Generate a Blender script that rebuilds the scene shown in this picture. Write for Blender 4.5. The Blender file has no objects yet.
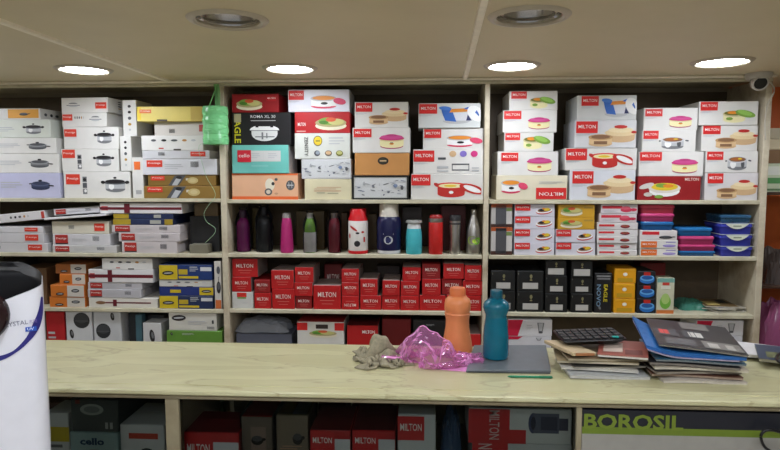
import bpy, bmesh, math, random
from mathutils import Vector, Matrix
random.seed(7)
S = bpy.context.scene
COL = S.collection
R = math.radians

# ------------------------------------------------------------------ camera
F = 600.0
EYE = Vector((0, 0, 1.65))
YAW, PITCH, ROLL = R(3.22), R(4.96), R(-0.036)
_fw = Vector((-math.sin(YAW)*math.cos(PITCH), math.cos(YAW)*math.cos(PITCH), -math.sin(PITCH)))
_rt = Vector((math.cos(YAW), math.sin(YAW), 0))
_up = _rt.cross(_fw)
RT = _rt*math.cos(ROLL)+_up*math.sin(ROLL)
UP = _up*math.cos(ROLL)-_rt*math.sin(ROLL)
cam = bpy.data.cameras.new('camera')
cam.sensor_width = 36.0
cam.lens = 36.0*F/780.0
cam.clip_start = 0.02
camo = bpy.data.objects.new('camera', cam)
COL.objects.link(camo)
camo.matrix_world = Matrix(((RT.x, UP.x, -_fw.x, EYE.x), (RT.y, UP.y, -_fw.y, EYE.y), (RT.z, UP.z, -_fw.z, EYE.z), (0, 0, 0, 1)))
S.camera = camo

# ------------------------------------------------------------------ world, exposure
w = bpy.data.worlds.new('world'); S.world = w; w.use_nodes = True
bg = w.node_tree.nodes['Background']
bg.inputs[0].default_value = (0.95, 0.98, 1.0, 1)
bg.inputs[1].default_value = 0.3
S.view_settings.view_transform = 'Standard'
S.view_settings.look = 'None'
S.view_settings.gamma = 1
S.view_settings.use_curve_mapping = False
S.view_settings.exposure = 0.15
LAMP = 56.0
LAMP_COL = (0.93, 0.985, 1.09)

# ------------------------------------------------------------------ helpers
def ray(px, py):
    return RT*((px-390)/F) - UP*((py-225)/F) + _fw
def pt(px, py, Y):
    d = ray(px, py); return EYE + d*(Y/d.y)
def gr(px, py, z):
    d = ray(px, py); return EYE + d*((z-EYE.z)/d.z)
def lin(c):
    return tuple((v/255/12.92 if v/255 <= .04045 else ((v/255+.055)/1.055)**2.4) for v in c)

MATS = {}
def M(rgb, rough=.5, kind='plain', var=.06, metal=0.0, scale=30.0, spec=.4):
    key = (rgb, rough, kind, var, metal, scale, spec)
    if key in MATS: return MATS[key]
    m = bpy.data.materials.new('%s_%d_%d_%d' % (kind, *rgb)); m.use_nodes = True
    nt = m.node_tree; p = nt.nodes['Principled BSDF']
    c = lin(rgb)
    p.inputs['Roughness'].default_value = rough
    p.inputs['Metallic'].default_value = metal
    p.inputs['Specular IOR Level'].default_value = spec
    tc = nt.nodes.new('ShaderNodeTexCoord')
    nz = nt.nodes.new('ShaderNodeTexNoise'); nz.inputs['Scale'].default_value = scale; nz.inputs['Detail'].default_value = 4
    nt.links.new(tc.outputs['Object'], nz.inputs['Vector'])
    rp = nt.nodes.new('ShaderNodeValToRGB')
    rp.color_ramp.elements[0].position = .3; rp.color_ramp.elements[1].position = .7
    rp.color_ramp.elements[0].color = tuple(max(0, v*(1-var)) for v in c)+(1,)
    rp.color_ramp.elements[1].color = tuple(min(1, v*(1+var)) for v in c)+(1,)
    nt.links.new(nz.outputs['Fac'], rp.inputs['Fac'])
    nt.links.new(rp.outputs['Color'], p.inputs['Base Color'])
    MATS[key] = m
    return m

def plastic(rgb, alpha, rough=.15, name='clear_plastic', base=None):
    key = ('pl', rgb, alpha, rough, base)
    if key in MATS: return MATS[key]
    m = bpy.data.materials.new(name); m.use_nodes = True; nt = m.node_tree
    out = nt.nodes['Material Output']; p = nt.nodes['Principled BSDF']
    p.inputs['Base Color'].default_value = lin(base or rgb)+(1,)
    p.inputs['Roughness'].default_value = rough
    tr = nt.nodes.new('ShaderNodeBsdfTransparent')
    tr.inputs[0].default_value = tuple(.55+.45*v for v in lin(rgb))+(1,)
    mx = nt.nodes.new('ShaderNodeMixShader')
    fr = nt.nodes.new('ShaderNodeFresnel'); fr.inputs[0].default_value = 1.4
    ad = nt.nodes.new('ShaderNodeMath'); ad.operation = 'ADD'; ad.use_clamp = True
    ad.inputs[1].default_value = alpha
    nt.links.new(fr.outputs[0], ad.inputs[0])
    nt.links.new(ad.outputs[0], mx.inputs[0]); nt.links.new(tr.outputs[0], mx.inputs[1]); nt.links.new(p.outputs[0], mx.inputs[2])
    nt.links.new(mx.outputs[0], out.inputs['Surface'])
    MATS[key] = m
    return m

def emit(rgb, strength, name):
    m = bpy.data.materials.new(name); m.use_nodes = True; nt = m.node_tree
    e = nt.nodes.new('ShaderNodeEmission'); e.inputs[0].default_value = tuple(rgb)+(1,); e.inputs[1].default_value = strength
    nt.links.new(e.outputs[0], nt.nodes['Material Output'].inputs['Surface'])
    return m

def wood_paint(rgb, dirt, name, sc=3.0, lo=.42, hi=.72):
    """old cream paint with worn grey-brown patches"""
    key = ('wp', rgb, dirt, sc, lo, hi)
    if key in MATS: return MATS[key]
    m = bpy.data.materials.new(name); m.use_nodes = True; nt = m.node_tree; p = nt.nodes['Principled BSDF']
    p.inputs['Roughness'].default_value = .55
    tc = nt.nodes.new('ShaderNodeTexCoord'); nz = nt.nodes.new('ShaderNodeTexNoise')
    nz.inputs['Scale'].default_value = sc; nz.inputs['Detail'].default_value = 8; nz.inputs['Roughness'].default_value = .65
    nt.links.new(tc.outputs['Object'], nz.inputs['Vector'])
    rp = nt.nodes.new('ShaderNodeValToRGB')
    rp.color_ramp.elements[0].position = lo; rp.color_ramp.elements[1].position = hi
    rp.color_ramp.elements[0].color = lin(rgb)+(1,); rp.color_ramp.elements[1].color = lin(dirt)+(1,)
    nt.links.new(nz.outputs['Fac'], rp.inputs['Fac']); nt.links.new(rp.outputs['Color'], p.inputs['Base Color'])
    MATS[key] = m
    return m

def marble():
    m = bpy.data.materials.new('veined_marble'); m.use_nodes = True; nt = m.node_tree; p = nt.nodes['Principled BSDF']
    p.inputs['Roughness'].default_value = .28
    tc = nt.nodes.new('ShaderNodeTexCoord'); mp = nt.nodes.new('ShaderNodeMapping')
    mp.inputs['Rotation'].default_value = (0, 0, R(32)); mp.inputs['Scale'].default_value = (1.2, 5.0, 3)
    nt.links.new(tc.outputs['Object'], mp.inputs['Vector'])
    nz = nt.nodes.new('ShaderNodeTexNoise'); nz.inputs['Scale'].default_value = 1.6; nz.inputs['Detail'].default_value = 9; nz.inputs['Distortion'].default_value = .6
    nt.links.new(mp.outputs[0], nz.inputs['Vector'])
    rp = nt.nodes.new('ShaderNodeValToRGB'); cr = rp.color_ramp
    cr.elements[0].position = .28; cr.elements[0].color = lin((186, 180, 140))+(1,)
    cr.elements[1].position = .8; cr.elements[1].color = lin((196, 192, 150))+(1,)
    for pos, c in ((.44, (198, 194, 154)), (.487, (188, 184, 144)), (.5, (168, 158, 120)), (.513, (190, 186, 146)), (.62, (186, 180, 138))):
        e = cr.elements.new(pos); e.color = lin(c)+(1,)
    nt.links.new(nz.outputs['Fac'], rp.inputs['Fac']); nt.links.new(rp.outputs['Color'], p.inputs['Base Color'])
    return m

def mesh_obj(name, me, parent=None, mat=None, loc=(0, 0, 0), rot=(0, 0, 0), scale=(1, 1, 1)):
    o = bpy.data.objects.new(name, me); COL.objects.link(o)
    if mat is not None and not me.materials: me.materials.append(mat)
    o.location = loc; o.rotation_euler = rot; o.scale = scale
    if parent is not None: o.parent = parent
    return o
def bm_obj(name, bm, mats, parent=None, smooth=False, **kw):
    me = bpy.data.meshes.new(name); bm.to_mesh(me); bm.free()
    for m in (mats if isinstance(mats, (list, tuple)) else [mats]): me.materials.append(m)
    if smooth:
        for p in me.polygons: p.use_smooth = True
    return mesh_obj(name, me, parent, **kw)
def tag(o, label, cat, group=None, kind=None):
    o['label'] = label; o['category'] = cat
    if group: o['group'] = group
    if kind: o['kind'] = kind
    return o
def struct(o):
    o['kind'] = 'structure'; return o
def empty(name, loc=(0, 0, 0), rz=0):
    o = bpy.data.objects.new(name, None); COL.objects.link(o); o.location = loc; o.rotation_euler = (0, 0, rz); o.empty_display_size = .05
    return o
def bm_box(bm, x0, x1, y0, y1, z0, z1, bev=0.0, mi=0):
    r = bmesh.ops.create_cube(bm, size=1)
    vs = r['verts']
    for v in vs:
        v.co = Vector((x0+(v.co.x+.5)*(x1-x0), y0+(v.co.y+.5)*(y1-y0), z0+(v.co.z+.5)*(z1-z0)))
    fs = set(f for v in vs for f in v.link_faces)
    for f in fs: f.material_index = mi
    if bev > 0:
        es = list(set(e for v in vs for e in v.link_edges))
        bmesh.ops.bevel(bm, geom=es, offset=bev, segments=1, affect='EDGES')
def box(name, x0, x1, y0, y1, z0, z1, mat, parent=None, bev=.002):
    bm = bmesh.new(); bm_box(bm, x0, x1, y0, y1, z0, z1, bev)
    return bm_obj(name, bm, mat, parent)
def lathe_bm(bm, prof, seg=28, mi=0, wob=0.0):
    rings = []
    for (r, z) in prof:
        if r < 1e-6: rings.append([bm.verts.new((0, 0, z))])
        else:
            rings.append([bm.verts.new(((r+(random.uniform(-wob, wob) if wob else 0))*math.cos(2*math.pi*k/seg), (r+(random.uniform(-wob, wob) if wob else 0))*math.sin(2*math.pi*k/seg), z)) for k in range(seg)])
    for a, b in zip(rings, rings[1:]):
        for k in range(seg):
            k2 = (k+1) % seg
            if len(a) == 1 and len(b) == 1: continue
            if len(a) == 1: f = bm.faces.new((a[0], b[k2], b[k]))
            elif len(b) == 1: f = bm.faces.new((a[k], a[k2], b[0]))
            else: f = bm.faces.new((a[k], a[k2], b[k2], b[k]))
            f.material_index = mi
def lathe(name, prof, mat, parent=None, seg=28, wob=0.0, smooth=True, **kw):
    bm = bmesh.new(); lathe_bm(bm, prof, seg, 0, wob)
    bmesh.ops.recalc_face_normals(bm, faces=bm.faces)
    o = bm_obj(name, bm, mat, parent, smooth=smooth, **kw)
    if smooth: o.data.set_sharp_from_angle(angle=R(40))
    return o
def tube(name, pts, r, mat, parent=None, seg=6):
    bm = bmesh.new(); rings = []
    pts = [Vector(p) for p in pts]
    for i, p in enumerate(pts):
        t = (pts[min(i+1, len(pts)-1)]-pts[max(i-1, 0)]).normalized()
        a = t.cross(Vector((0, 0, 1)));
        if a.length < .05: a = t.cross(Vector((1, 0, 0)))
        a.normalize(); b = t.cross(a)
        rings.append([bm.verts.new(p+a*r*math.cos(2*math.pi*k/seg)+b*r*math.sin(2*math.pi*k/seg)) for k in range(seg)])
    for a, b in zip(rings, rings[1:]):
        for k in range(seg): bm.faces.new((a[k], a[(k+1) % seg], b[(k+1) % seg], b[k]))
    bm.faces.new(rings[0]); bm.faces.new(rings[-1])
    bmesh.ops.recalc_face_normals(bm, faces=bm.faces)
    return bm_obj(name, bm, mat, parent, smooth=True)
def smooth_path(pts, n=6):
    out = []
    P = [Vector(p) for p in pts]
    for i in range(len(P)-1):
        p0, p1, p2, p3 = P[max(i-1, 0)], P[i], P[i+1], P[min(i+2, len(P)-1)]
        for k in range(n):
            t = k/n
            out.append(.5*((2*p1)+(p2-p0)*t+(2*p0-5*p1+4*p2-p3)*t*t+(3*p1-p0-3*p2+p3)*t**3))
    out.append(P[-1]); return out
def rrect(w, d, r, n=4):
    r = min(r, w/2-1e-4, d/2-1e-4); out = []
    for cx, cy, a0 in ((w/2-r, d/2-r, 0), (-w/2+r, d/2-r, 90), (-w/2+r, -d/2+r, 180), (w/2-r, -d/2+r, 270)):
        for k in range(n+1):
            a = R(a0+90*k/n); out.append((cx+r*math.cos(a), cy+r*math.sin(a)))
    return out
def loft(name, w, d, r, secs, mat, parent=None, n=4, smooth=True, **kw):
    """rounded-rectangle sections (inset, z) joined; closed at both ends"""
    bm = bmesh.new(); rings = []
    for (i, z) in secs:
        rings.append([bm.verts.new((x, y, z)) for x, y in rrect(w-2*i, d-2*i, max(r-i, .001), n)])
    N = len(rings[0])
    for a, b in zip(rings, rings[1:]):
        for k in range(N): bm.faces.new((a[k], a[(k+1) % N], b[(k+1) % N], b[k]))
    bm.faces.new(rings[0][::-1]); bm.faces.new(rings[-1])
    bmesh.ops.recalc_face_normals(bm, faces=bm.faces)
    o = bm_obj(name, bm, mat, parent, smooth=smooth, **kw)
    if smooth: o.data.set_sharp_from_angle(angle=R(35))
    return o

# ---- flat print: unit meshes in the XZ plane, shared between boxes
TXT = {}
def text_mesh(s, rot, mat, bold):
    key = (s, rot, mat.name, bold)
    if key in TXT: return TXT[key]
    cu = bpy.data.curves.new('print', 'FONT'); cu.body = s; cu.resolution_u = 2; cu.offset = bold
    ob = bpy.data.objects.new('tmp_print', cu); COL.objects.link(ob)
    bpy.context.view_layer.update()
    me = bpy.data.meshes.new_from_object(ob.evaluated_get(bpy.context.evaluated_depsgraph_get()))
    bpy.data.objects.remove(ob); bpy.data.curves.remove(cu)
    a = R(rot); ca, sa = round(math.cos(a)), round(math.sin(a))
    co = [(v.co.x*ca-v.co.y*sa, v.co.x*sa+v.co.y*ca) for v in me.vertices]
    x0 = min(c[0] for c in co); x1 = max(c[0] for c in co); y0 = min(c[1] for c in co); y1 = max(c[1] for c in co)
    for v, c in zip(me.vertices, co): v.co = ((c[0]-x0)/(x1-x0), 0, (c[1]-y0)/(y1-y0))
    me.materials.clear(); me.materials.append(mat); me.name = 'lettering'
    TXT[key] = me
    return me
QUAD = {}
def quad_mesh(mat):
    if mat.name in QUAD: return QUAD[mat.name]
    me = bpy.data.meshes.new('panel'); me.from_pydata([(0, 0, 0), (1, 0, 0), (1, 0, 1), (0, 0, 1)], [], [(0, 1, 2, 3)])
    me.materials.append(mat); QUAD[mat.name] = me
    return me
def El(cx, cy, rx, ry, m, a0=0, a1=360, n=18):
    return ([(cx+rx*math.cos(R(a0+(a1-a0)*k/n)), cy+ry*math.sin(R(a0+(a1-a0)*k/n))) for k in range(n if a1-a0 == 360 else n+1)], m)
def Rc(x0, y0, x1, y1, m): return ([(x0, y0), (x1, y0), (x1, y1), (x0, y1)], m)
def Rot(cx, cy, rx, ry, ang, m, n=18):
    c, s = math.cos(R(ang)), math.sin(R(ang)); out = []
    for k in range(n):
        x = rx*math.cos(2*math.pi*k/n); y = ry*math.sin(2*math.pi*k/n); out.append((cx+x*c-y*s, cy+x*s+y*c))
    return (out, m)
INK = lambda *rgb: M(tuple(rgb), .45, 'ink', .05)
def PICS():
    cream, pink, green, peach, red, blue = INK(236, 228, 176), INK(200, 52, 122), INK(124, 164, 66), INK(208, 174, 132), INK(190, 44, 38), INK(52, 104, 190)
    white, dk, gy, lg, or_, br, mid = INK(238, 238, 236), INK(36, 34, 36), INK(120, 122, 124), INK(186, 188, 190), INK(224, 140, 44), INK(134, 98, 70), INK(84, 86, 90)
    navy, yel, ol, mar, lav = INK(34, 40, 90), INK(226, 196, 52), INK(116, 116, 52), INK(104, 28, 40), INK(128, 110, 190)
    teal = INK(70, 140, 150); pb = INK(90, 150, 200)
    P = {}
    P['pink_pot'] = [El(.5, .2, .46, .18, INK(170, 50, 104)), El(.5, .26, .47, .18, cream), Rc(.03, .26, .97, .6, cream), El(.5, .6, .47, .12, INK(206, 196, 140)), El(.5, .68, .5, .14, pink), El(.5, .76, .44, .14, INK(206, 78, 142)), El(.5, .86, .22, .07, INK(190, 60, 124)), El(.5, .34, .09, .06, or_), Rc(.44, .38, .56, .42, mid)]
    P['pink_open'] = [El(.38, .22, .36, .16, INK(206, 60, 90)), Rc(.03, .22, .73, .66, white), El(.38, .3, .34, .13, white), El(.38, .68, .37, .18, lg), El(.38, .7, .32, .13, or_), El(.4, .38, .1, .08, dk), Rot(.83, .5, .22, .16, -58, INK(216, 70, 104))]
    P['green_pot'] = [El(.34, .22, .32, .18, cream), Rc(.02, .24, .66, .6, cream), El(.34, .62, .34, .2, INK(206, 196, 150)), El(.34, .66, .3, .15, ol), El(.3, .7, .16, .1, or_), Rot(.66, .62, .34, .2, -38, green), Rot(.64, .68, .26, .12, -38, INK(150, 196, 90)), El(.2, .3, .1, .1, green)]
    P['peach_pots'] = [El(.68, .36, .3, .16, peach), Rc(.38, .38, .98, .6, peach), El(.68, .64, .34, .16, INK(228, 206, 160)), El(.68, .76, .26, .12, INK(236, 218, 176)), El(.68, .9, .14, .08, red), El(.96, .66, .06, .06, red), El(.26, .14, .25, .12, peach), Rc(.02, .14, .5, .42, INK(222, 190, 144)), El(.26, .44, .26, .13, INK(190, 150, 104)), El(.26, .45, .2, .09, br), Rc(.12, .12, .4, .26, br)]
    P['red_pot'] = [El(.36, .22, .3, .2, red), Rc(.06, .24, .66, .7, red), El(.36, .72, .36, .18, INK(214, 58, 50)), El(.36, .7, .28, .13, cream), El(.34, .7, .14, .07, yel), Rot(.03, .78, .06, .1, 20, red), Rot(.82, .52, .2, .38, 38, red), Rot(.82, .52, .11, .28, 38, white), El(.36, .32, .05, .09, white)]
    P['blue_pot'] = [El(.42, .18, .34, .15, lg), Rc(.1, .2, .74, .6, INK(214, 216, 222)), ([(.04, .8), (.3, .78), (.42, .14), (.14, .2), (.08, .5)], blue), Rot(.14, .84, .16, .1, -14, INK(70, 124, 206)), ([(.24, .62), (.72, .66), (.7, .84), (.3, .8)], or_), ([(.66, .2), (.8, .2), (.7, .52)], navy), Rot(.76, .86, .16, .06, 22, blue), Rot(.9, .56, .2, .42, 12, white), ([(.88, .62), (.98, .4), (.98, .52), (.92, .74)], blue)]
    P['steel_pot'] = [El(.46, .22, .38, .2, gy), Rc(.08, .24, .84, .66, lg), El(.3, .4, .12, .26, white), El(.68, .4, .07, .24, mid), El(.46, .68, .4, .2, INK(206, 206, 208)), El(.46, .7, .34, .15, br), El(.44, .72, .24, .1, INK(168, 100, 52)), El(.56, .74, .08, .05, yel), Rot(.95, .62, .07, .05, -30, mid), Rot(.0, .6, .06, .05, 30, mid)]
    P['grey_pan'] = [El(.46, .26, .38, .22, mid), Rc(.08, .28, .84, .56, gy), El(.46, .58, .4, .2, INK(150, 152, 154)), El(.46, .64, .34, .16, mid), El(.46, .86, .08, .08, dk), Rc(.0, .54, .1, .64, dk), Rot(.92, .42, .13, .06, -14, dk)]
    P['blue_pan'] = [El(.46, .26, .38, .22, INK(52, 58, 84)), Rc(.08, .28, .84, .56, INK(64, 72, 100)), El(.46, .58, .4, .2, INK(86, 94, 124)), El(.46, .64, .34, .16, INK(60, 66, 92)), El(.46, .86, .08, .08, dk), Rc(.0, .54, .1, .64, dk), Rot(.92, .42, .13, .06, -14, dk)]
    P['steel_cooker'] = [El(.5, .24, .36, .2, gy), Rc(.14, .26, .86, .62, lg), El(.36, .4, .1, .2, white), El(.5, .64, .42, .12, mid), El(.5, .72, .36, .12, dk), El(.5, .94, .06, .06, dk), Rot(.06, .66, .08, .1, 10, dk), Rot(.94, .66, .08, .1, -10, dk)]
    P['flat_pan'] = [Rc(.05, .4, .95, .5, mid), El(.5, .44, .36, .26, lg, 180, 360), El(.5, .7, .3, .2, gy, 0, 180)]
    P['dots'] = [El(.08, .5, .055, .32, mid), El(.3, .5, .055, .32, dk), El(.52, .5, .07, .28, mid), El(.74, .5, .05, .32, INK(180, 130, 70)), El(.93, .5, .05, .28, lg)]
    P['dots_v'] = [El(.5, .93, .3, .05, dk), El(.5, .72, .3, .05, dk), El(.5, .5, .32, .06, mid), El(.5, .28, .3, .05, INK(180, 140, 60)), El(.5, .08, .2, .04, lg)]
    P['icons_v'] = [Rc(.1, .68, .9, .98, gy), Rc(.1, .36, .9, .64, mid), Rc(.1, .02, .9, .32, gy), El(.5, .82, .3, .09, dk), El(.6, .2, .25, .09, white)]
    P['tray'] = [Rot(.52, .34, .46, .26, 12, INK(196, 48, 54)), Rot(.52, .42, .46, .24, 12, white), Rot(.52, .48, .38, .18, 12, br), Rot(.66, .56, .18, .14, 12, yel), Rot(.38, .5, .14, .12, 12, dk), Rot(.5, .62, .1, .08, 12, or_)]
    P['dish'] = [Rot(.42, .46, .4, .34, 0, mar), Rot(.42, .54, .34, .22, 0, INK(176, 60, 60)), Rot(.42, .56, .2, .12, 0, br)]
    P['dish_pink'] = [Rot(.4, .4, .34, .3, 0, INK(204, 60, 86)), Rot(.36, .66, .26, .22, 10, INK(220, 96, 116)), Rot(.8, .42, .2, .2, 0, INK(196, 50, 78))]
    P['dish_purple'] = [El(.5, .4, .46, .3, lav), El(.5, .54, .44, .22, INK(170, 156, 214))]
    P['dark_dish'] = [Rot(.42, .4, .4, .3, 0, dk), Rot(.42, .54, .34, .2, 0, mid), Rot(.86, .5, .14, .1, 0, dk)]
    P['salad'] = [El(.5, .3, .48, .28, INK(224, 216, 190)), El(.5, .5, .48, .28, INK(170, 160, 110)), El(.42, .6, .3, .24, green), El(.66, .56, .24, .2, INK(196, 190, 120)), El(.5, .7, .16, .14, INK(206, 90, 50)), El(.28, .52, .14, .12, INK(80, 130, 44))]
    P['feast'] = [El(.56, .36, .34, .26, white), El(.56, .5, .36, .24, INK(220, 214, 204)), El(.56, .56, .3, .18, yel), El(.5, .62, .14, .1, green), El(.64, .6, .12, .08, or_), Rot(.16, .6, .2, .1, 40, INK(212, 206, 200)), El(.2, .2, .1, .1, INK(206, 200, 190)), El(.44, .1, .1, .08, green)]
    P['sketch_pot'] = [Rc(.34, .1, .74, .16, gy), Rc(.34, .1, .36, .4, gy), Rc(.72, .1, .74, .4, gy), Rc(.34, .36, .74, .42, mid), El(.36, .86, .08, .14, peach), El(.6, .86, .08, .14, lav), El(.85, .86, .08, .14, pink), Rc(.02, .6, .2, .7, mid), Rc(0, .2, .26, .3, lg), Rc(0, .05, .26, .12, lg), Rc(.8, .2, .96, .25, lg), Rc(.8, .08, .96, .13, lg)]
    P['cooker_white'] = [El(.5, .42, .44, .42, INK(222, 222, 220), 180, 360), Rc(.06, .42, .94, .62, INK(222, 222, 220)), El(.5, .62, .5, .3, INK(236, 236, 234), 0, 180), Rc(.24, .84, .76, .92, dk), Rc(.2, .78, .3, .88, dk), Rc(.7, .78, .8, .88, dk), Rc(.06, .58, .94, .62, gy), Rc(.18, .22, .84, .27, mid), Rc(.4, .1, .46, .5, gy), Rc(.56, .16, .6, .46, gy)]
    P['logo_oval'] = [Rot(.5, .5, .5, .42, 8, dk), Rot(.5, .5, .36, .12, 8, lg)]
    P['oval_plain'] = [El(.5, .5, .5, .5, dk), El(.5, .5, .4, .38, INK(60, 56, 40)), Rc(.2, .42, .8, .58, peach)]
    P['yellow_disc'] = [El(.5, .5, .5, .5, dk), El(.5, .5, .44, .44, yel), Rc(.26, .44, .74, .56, ol)]
    P['three_dishes'] = [El(.12, .5, .1, .4, mid), El(.14, .56, .07, .26, INK(150, 160, 170)), El(.5, .5, .12, .4, INK(120, 110, 96)), El(.5, .56, .09, .26, peach), El(.87, .5, .12, .4, ol), El(.87, .56, .09, .26, INK(190, 190, 120))]
    P['badge'] = [El(.5, .5, .5, .5, mid), Rc(.14, .44, .86, .56, lg), Rc(.3, .2, .36, .8, lg), Rc(.64, .2, .7, .8, lg)]
    P['cow_print'] = [El(.4, .6, .3, .36, INK(232, 224, 204)), El(.3, .2, .24, .2, mid), El(.3, .2, .14, .12, INK(220, 210, 190)), El(.6, .66, .1, .1, dk), El(.8, .9, .1, .08, mid), El(.8, .1, .12, .06, INK(200, 150, 120))]
    rs = random.Random(5); tint = (gy, lg, INK(120, 126, 140), INK(96, 104, 126), INK(160, 164, 166))
    P['scribbles'] = [Rc(-.01, -.02, 1.01, 1.02, INK(204, 206, 206))]+[Rot(rs.uniform(.04, .96), rs.uniform(.1, .9), rs.uniform(.008, .03), rs.uniform(.03, .09), rs.uniform(0, 180), tint[k % 5], 8) for k in range(34)]+[El(.93, .5, .03, .12, mid), El(.8, .6, .04, .1, INK(120, 136, 166))]
    P['faint_print'] = [Rc(0, .3, 1, .38, INK(196, 150, 120)), Rc(.0, .5, .8, .56, INK(200, 160, 130)), Rc(.1, .66, 1, .72, INK(202, 164, 136)), Rc(.1, .1, .4, .2, INK(170, 166, 140)), Rc(.5, .06, .9, .16, INK(170, 166, 140))]
    P['round_dark'] = [El(.5, .5, .5, .5, INK(46, 48, 50)), El(.5, .62, .42, .3, INK(66, 68, 70)), Rc(.08, .44, .92, .5, INK(84, 86, 88))]
    P['swirl'] = [Rot(.5, .5, .34, .5, 20, dk), Rot(.56, .56, .16, .26, 20, gy)]
    P['ladle'] = [El(.5, .26, .5, .2, dk), El(.5, .3, .34, .12, mid), Rc(.44, .4, .56, .62, dk), El(.5, .84, .4, .13, mid)]
    P['cup'] = [([(.1, .94), (.3, .06), (.7, .06), (.9, .94)], gy), ([(.24, .9), (.38, .14), (.62, .14), (.76, .9)], lg), El(.5, .16, .24, .1, mid)]
    P['skew'] = [([(0, 0), (.66, 0), (1, 1), (0, 1)], INK(196, 28, 62))]
    P['barcode'] = [Rc(k*.125, 0, k*.125+.06, 1, mid) for k in range(8)]
    P['text_lines'] = [Rc(0, .8, .9, .95, lg), Rc(0, .5, 1, .62, lg), Rc(0, .2, .7, .32, lg)]
    P['tea_glass'] = [Rc(.1, .0, .9, .3, INK(196, 152, 34)), El(.5, .6, .12, .14, INK(240, 236, 220)), Rc(0, .9, 1, 1, INK(240, 180, 40))]
    P['blue_dish'] = [El(.52, .36, .46, .34, INK(42, 112, 190)), El(.52, .5, .44, .26, INK(100, 170, 226)), El(.52, .52, .34, .16, INK(40, 90, 160)), Rc(.3, .7, .72, .98, red)]
    P['green_pack'] = [El(.5, .3, .4, .26, INK(120, 182, 70)), El(.5, .42, .3, .2, INK(176, 208, 120)), Rc(.15, .78, .85, .9, INK(226, 226, 210))]
    P['stamp'] = [El(.5, .7, .24, .28, INK(130, 126, 90)), Rc(.3, .1, .7, .24, INK(150, 140, 100)), Rc(.44, .3, .56, .6, INK(150, 140, 100))]
    P['jar_blue'] = [El(.5, .06, .42, .06, INK(50, 120, 170)), Rc(.1, .06, .9, .7, INK(66, 140, 190)), Rc(.2, .7, .8, .92, INK(40, 104, 156)), Rc(.06, .3, .22, .6, INK(40, 104, 156))]
    P['flask'] = [El(.12, .5, .12, .46, INK(60, 66, 96)), Rc(.12, .06, .74, .94, INK(82, 86, 104)), Rc(.3, .2, .7, .8, INK(50, 52, 70)), El(.12, .5, .06, .3, INK(30, 30, 50)), Rc(.74, .2, .96, .74, INK(66, 66, 84))]
    P['plate'] = [El(.5, .5, .5, .46, INK(150, 156, 150)), El(.5, .5, .34, .28, INK(112, 118, 114))]
    P['cross_band'] = [Rc(0, .36, 1, .62, mar), Rc(.3, .02, .37, .98, mar)]
    P['cross_print'] = [Rc(.1, .44, .95, .6, mar), Rc(.34, .1, .4, .9, mar), El(.14, .52, .08, .2, br)]
    P['diag_photo'] = [([(0, 0), (.6, 0), (1, 1), (.4, 1)], mid), ([(.2, 0), (.5, 0), (.74, .6), (.46, .7)], lg), El(.62, .8, .16, .14, dk)]
    P['disc'] = [El(.5, .5, .5, .5, INK(196, 176, 120)), El(.5, .5, .3, .3, INK(206, 190, 140))]
    P['floral'] = [Rot(.1+.2*(k % 5), .28+.44*(k//5), .06, .16, 40*k, INK(120, 130, 126)) for k in range(10)] + [Rot(.2+.2*(k % 4), .5, .05, .1, -30*k, INK(150, 156, 150)) for k in range(4)]
    P['girl_jug'] = [Rot(.3, .8, .24, .05, -25, red), El(.5, .2, .16, .12, dk), El(.52, .62, .1, .04, dk), El(.06, .5, .06, .1, red), Rc(.84, .26, .94, .46, red), El(.8, .66, .08, .04, red)]
    P['leaf'] = [Rot(.4, .5, .36, .4, 10, INK(150, 200, 40)), Rot(.76, .46, .22, .34, -20, INK(110, 176, 40)), Rot(.5, .44, .14, .2, 0, INK(190, 220, 80))]
    P['crest'] = [Rc(.1, .8, .9, .9, lg), El(.5, .36, .34, .34, lg), El(.5, .36, .22, .22, navy), Rc(.3, .3, .7, .42, lg)]
    return P
PIC = PICS(); PICM = {}
def pic_mesh(kind):
    if kind in PICM: return PICM[kind]
    vs = []; fs = []; mi = []; mats = []
    for li, (poly, m) in enumerate(PIC[kind]):
        b = len(vs)
        vs += [(min(1.02, max(-.02, x)), -.0002*li, y) for x, y in poly]
        fs.append(tuple(range(b, b+len(poly))))
        if m not in mats: mats.append(m)
        mi.append(mats.index(m))
    me = bpy.data.meshes.new('picture'); me.from_pydata(vs, [], fs)
    for m in mats: me.materials.append(m)
    for p, i in zip(me.polygons, mi): p.material_index = i
    PICM[kind] = me
    return me

DIM = {}
def rect_on(o, u0, v0, u1, v1, lay=.0008, face='front'):
    w, d, h = DIM[o.name]
    if face == 'front':
        return dict(loc=(-w/2+u0*w, -d/2-lay, v0*h), scale=((u1-u0)*w, 1, (v1-v0)*h))
    if face == 'right':
        return dict(loc=(w/2+lay, -d/2+u0*d, v0*h), scale=((u1-u0)*d, 1, (v1-v0)*h), rot=(0, 0, R(90)))
    if face == 'left':
        return dict(loc=(-w/2-lay, d/2-u0*d, v0*h), scale=((u1-u0)*d, 1, (v1-v0)*h), rot=(0, 0, R(-90)))
def panel(o, u0, v0, u1, v1, rgb, name='printed_panel', lay=.0006, face='front'):
    return mesh_obj(name, quad_mesh(INK(*rgb)), o, **rect_on(o, u0, v0, u1, v1, lay, face))
def pic(o, kind, u0, v0, u1, v1, name='printed_picture', face='front', lay=.0010):
    return mesh_obj(name, pic_mesh(kind), o, **rect_on(o, u0, v0, u1, v1, lay, face))
def text(o, s, u0, v0, u1, v1, rgb=(240, 236, 230), rot=0, bold=.004, face='front', host=None, name='lettering'):
    t = mesh_obj(name, text_mesh(s, rot, INK(*rgb), bold), o, **rect_on(o, u0, v0, u1, v1, .0034, face))
    if host is not None:
        t.parent = host
        t.matrix_parent_inverse = host.matrix_basis.inverted()
    return t
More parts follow.
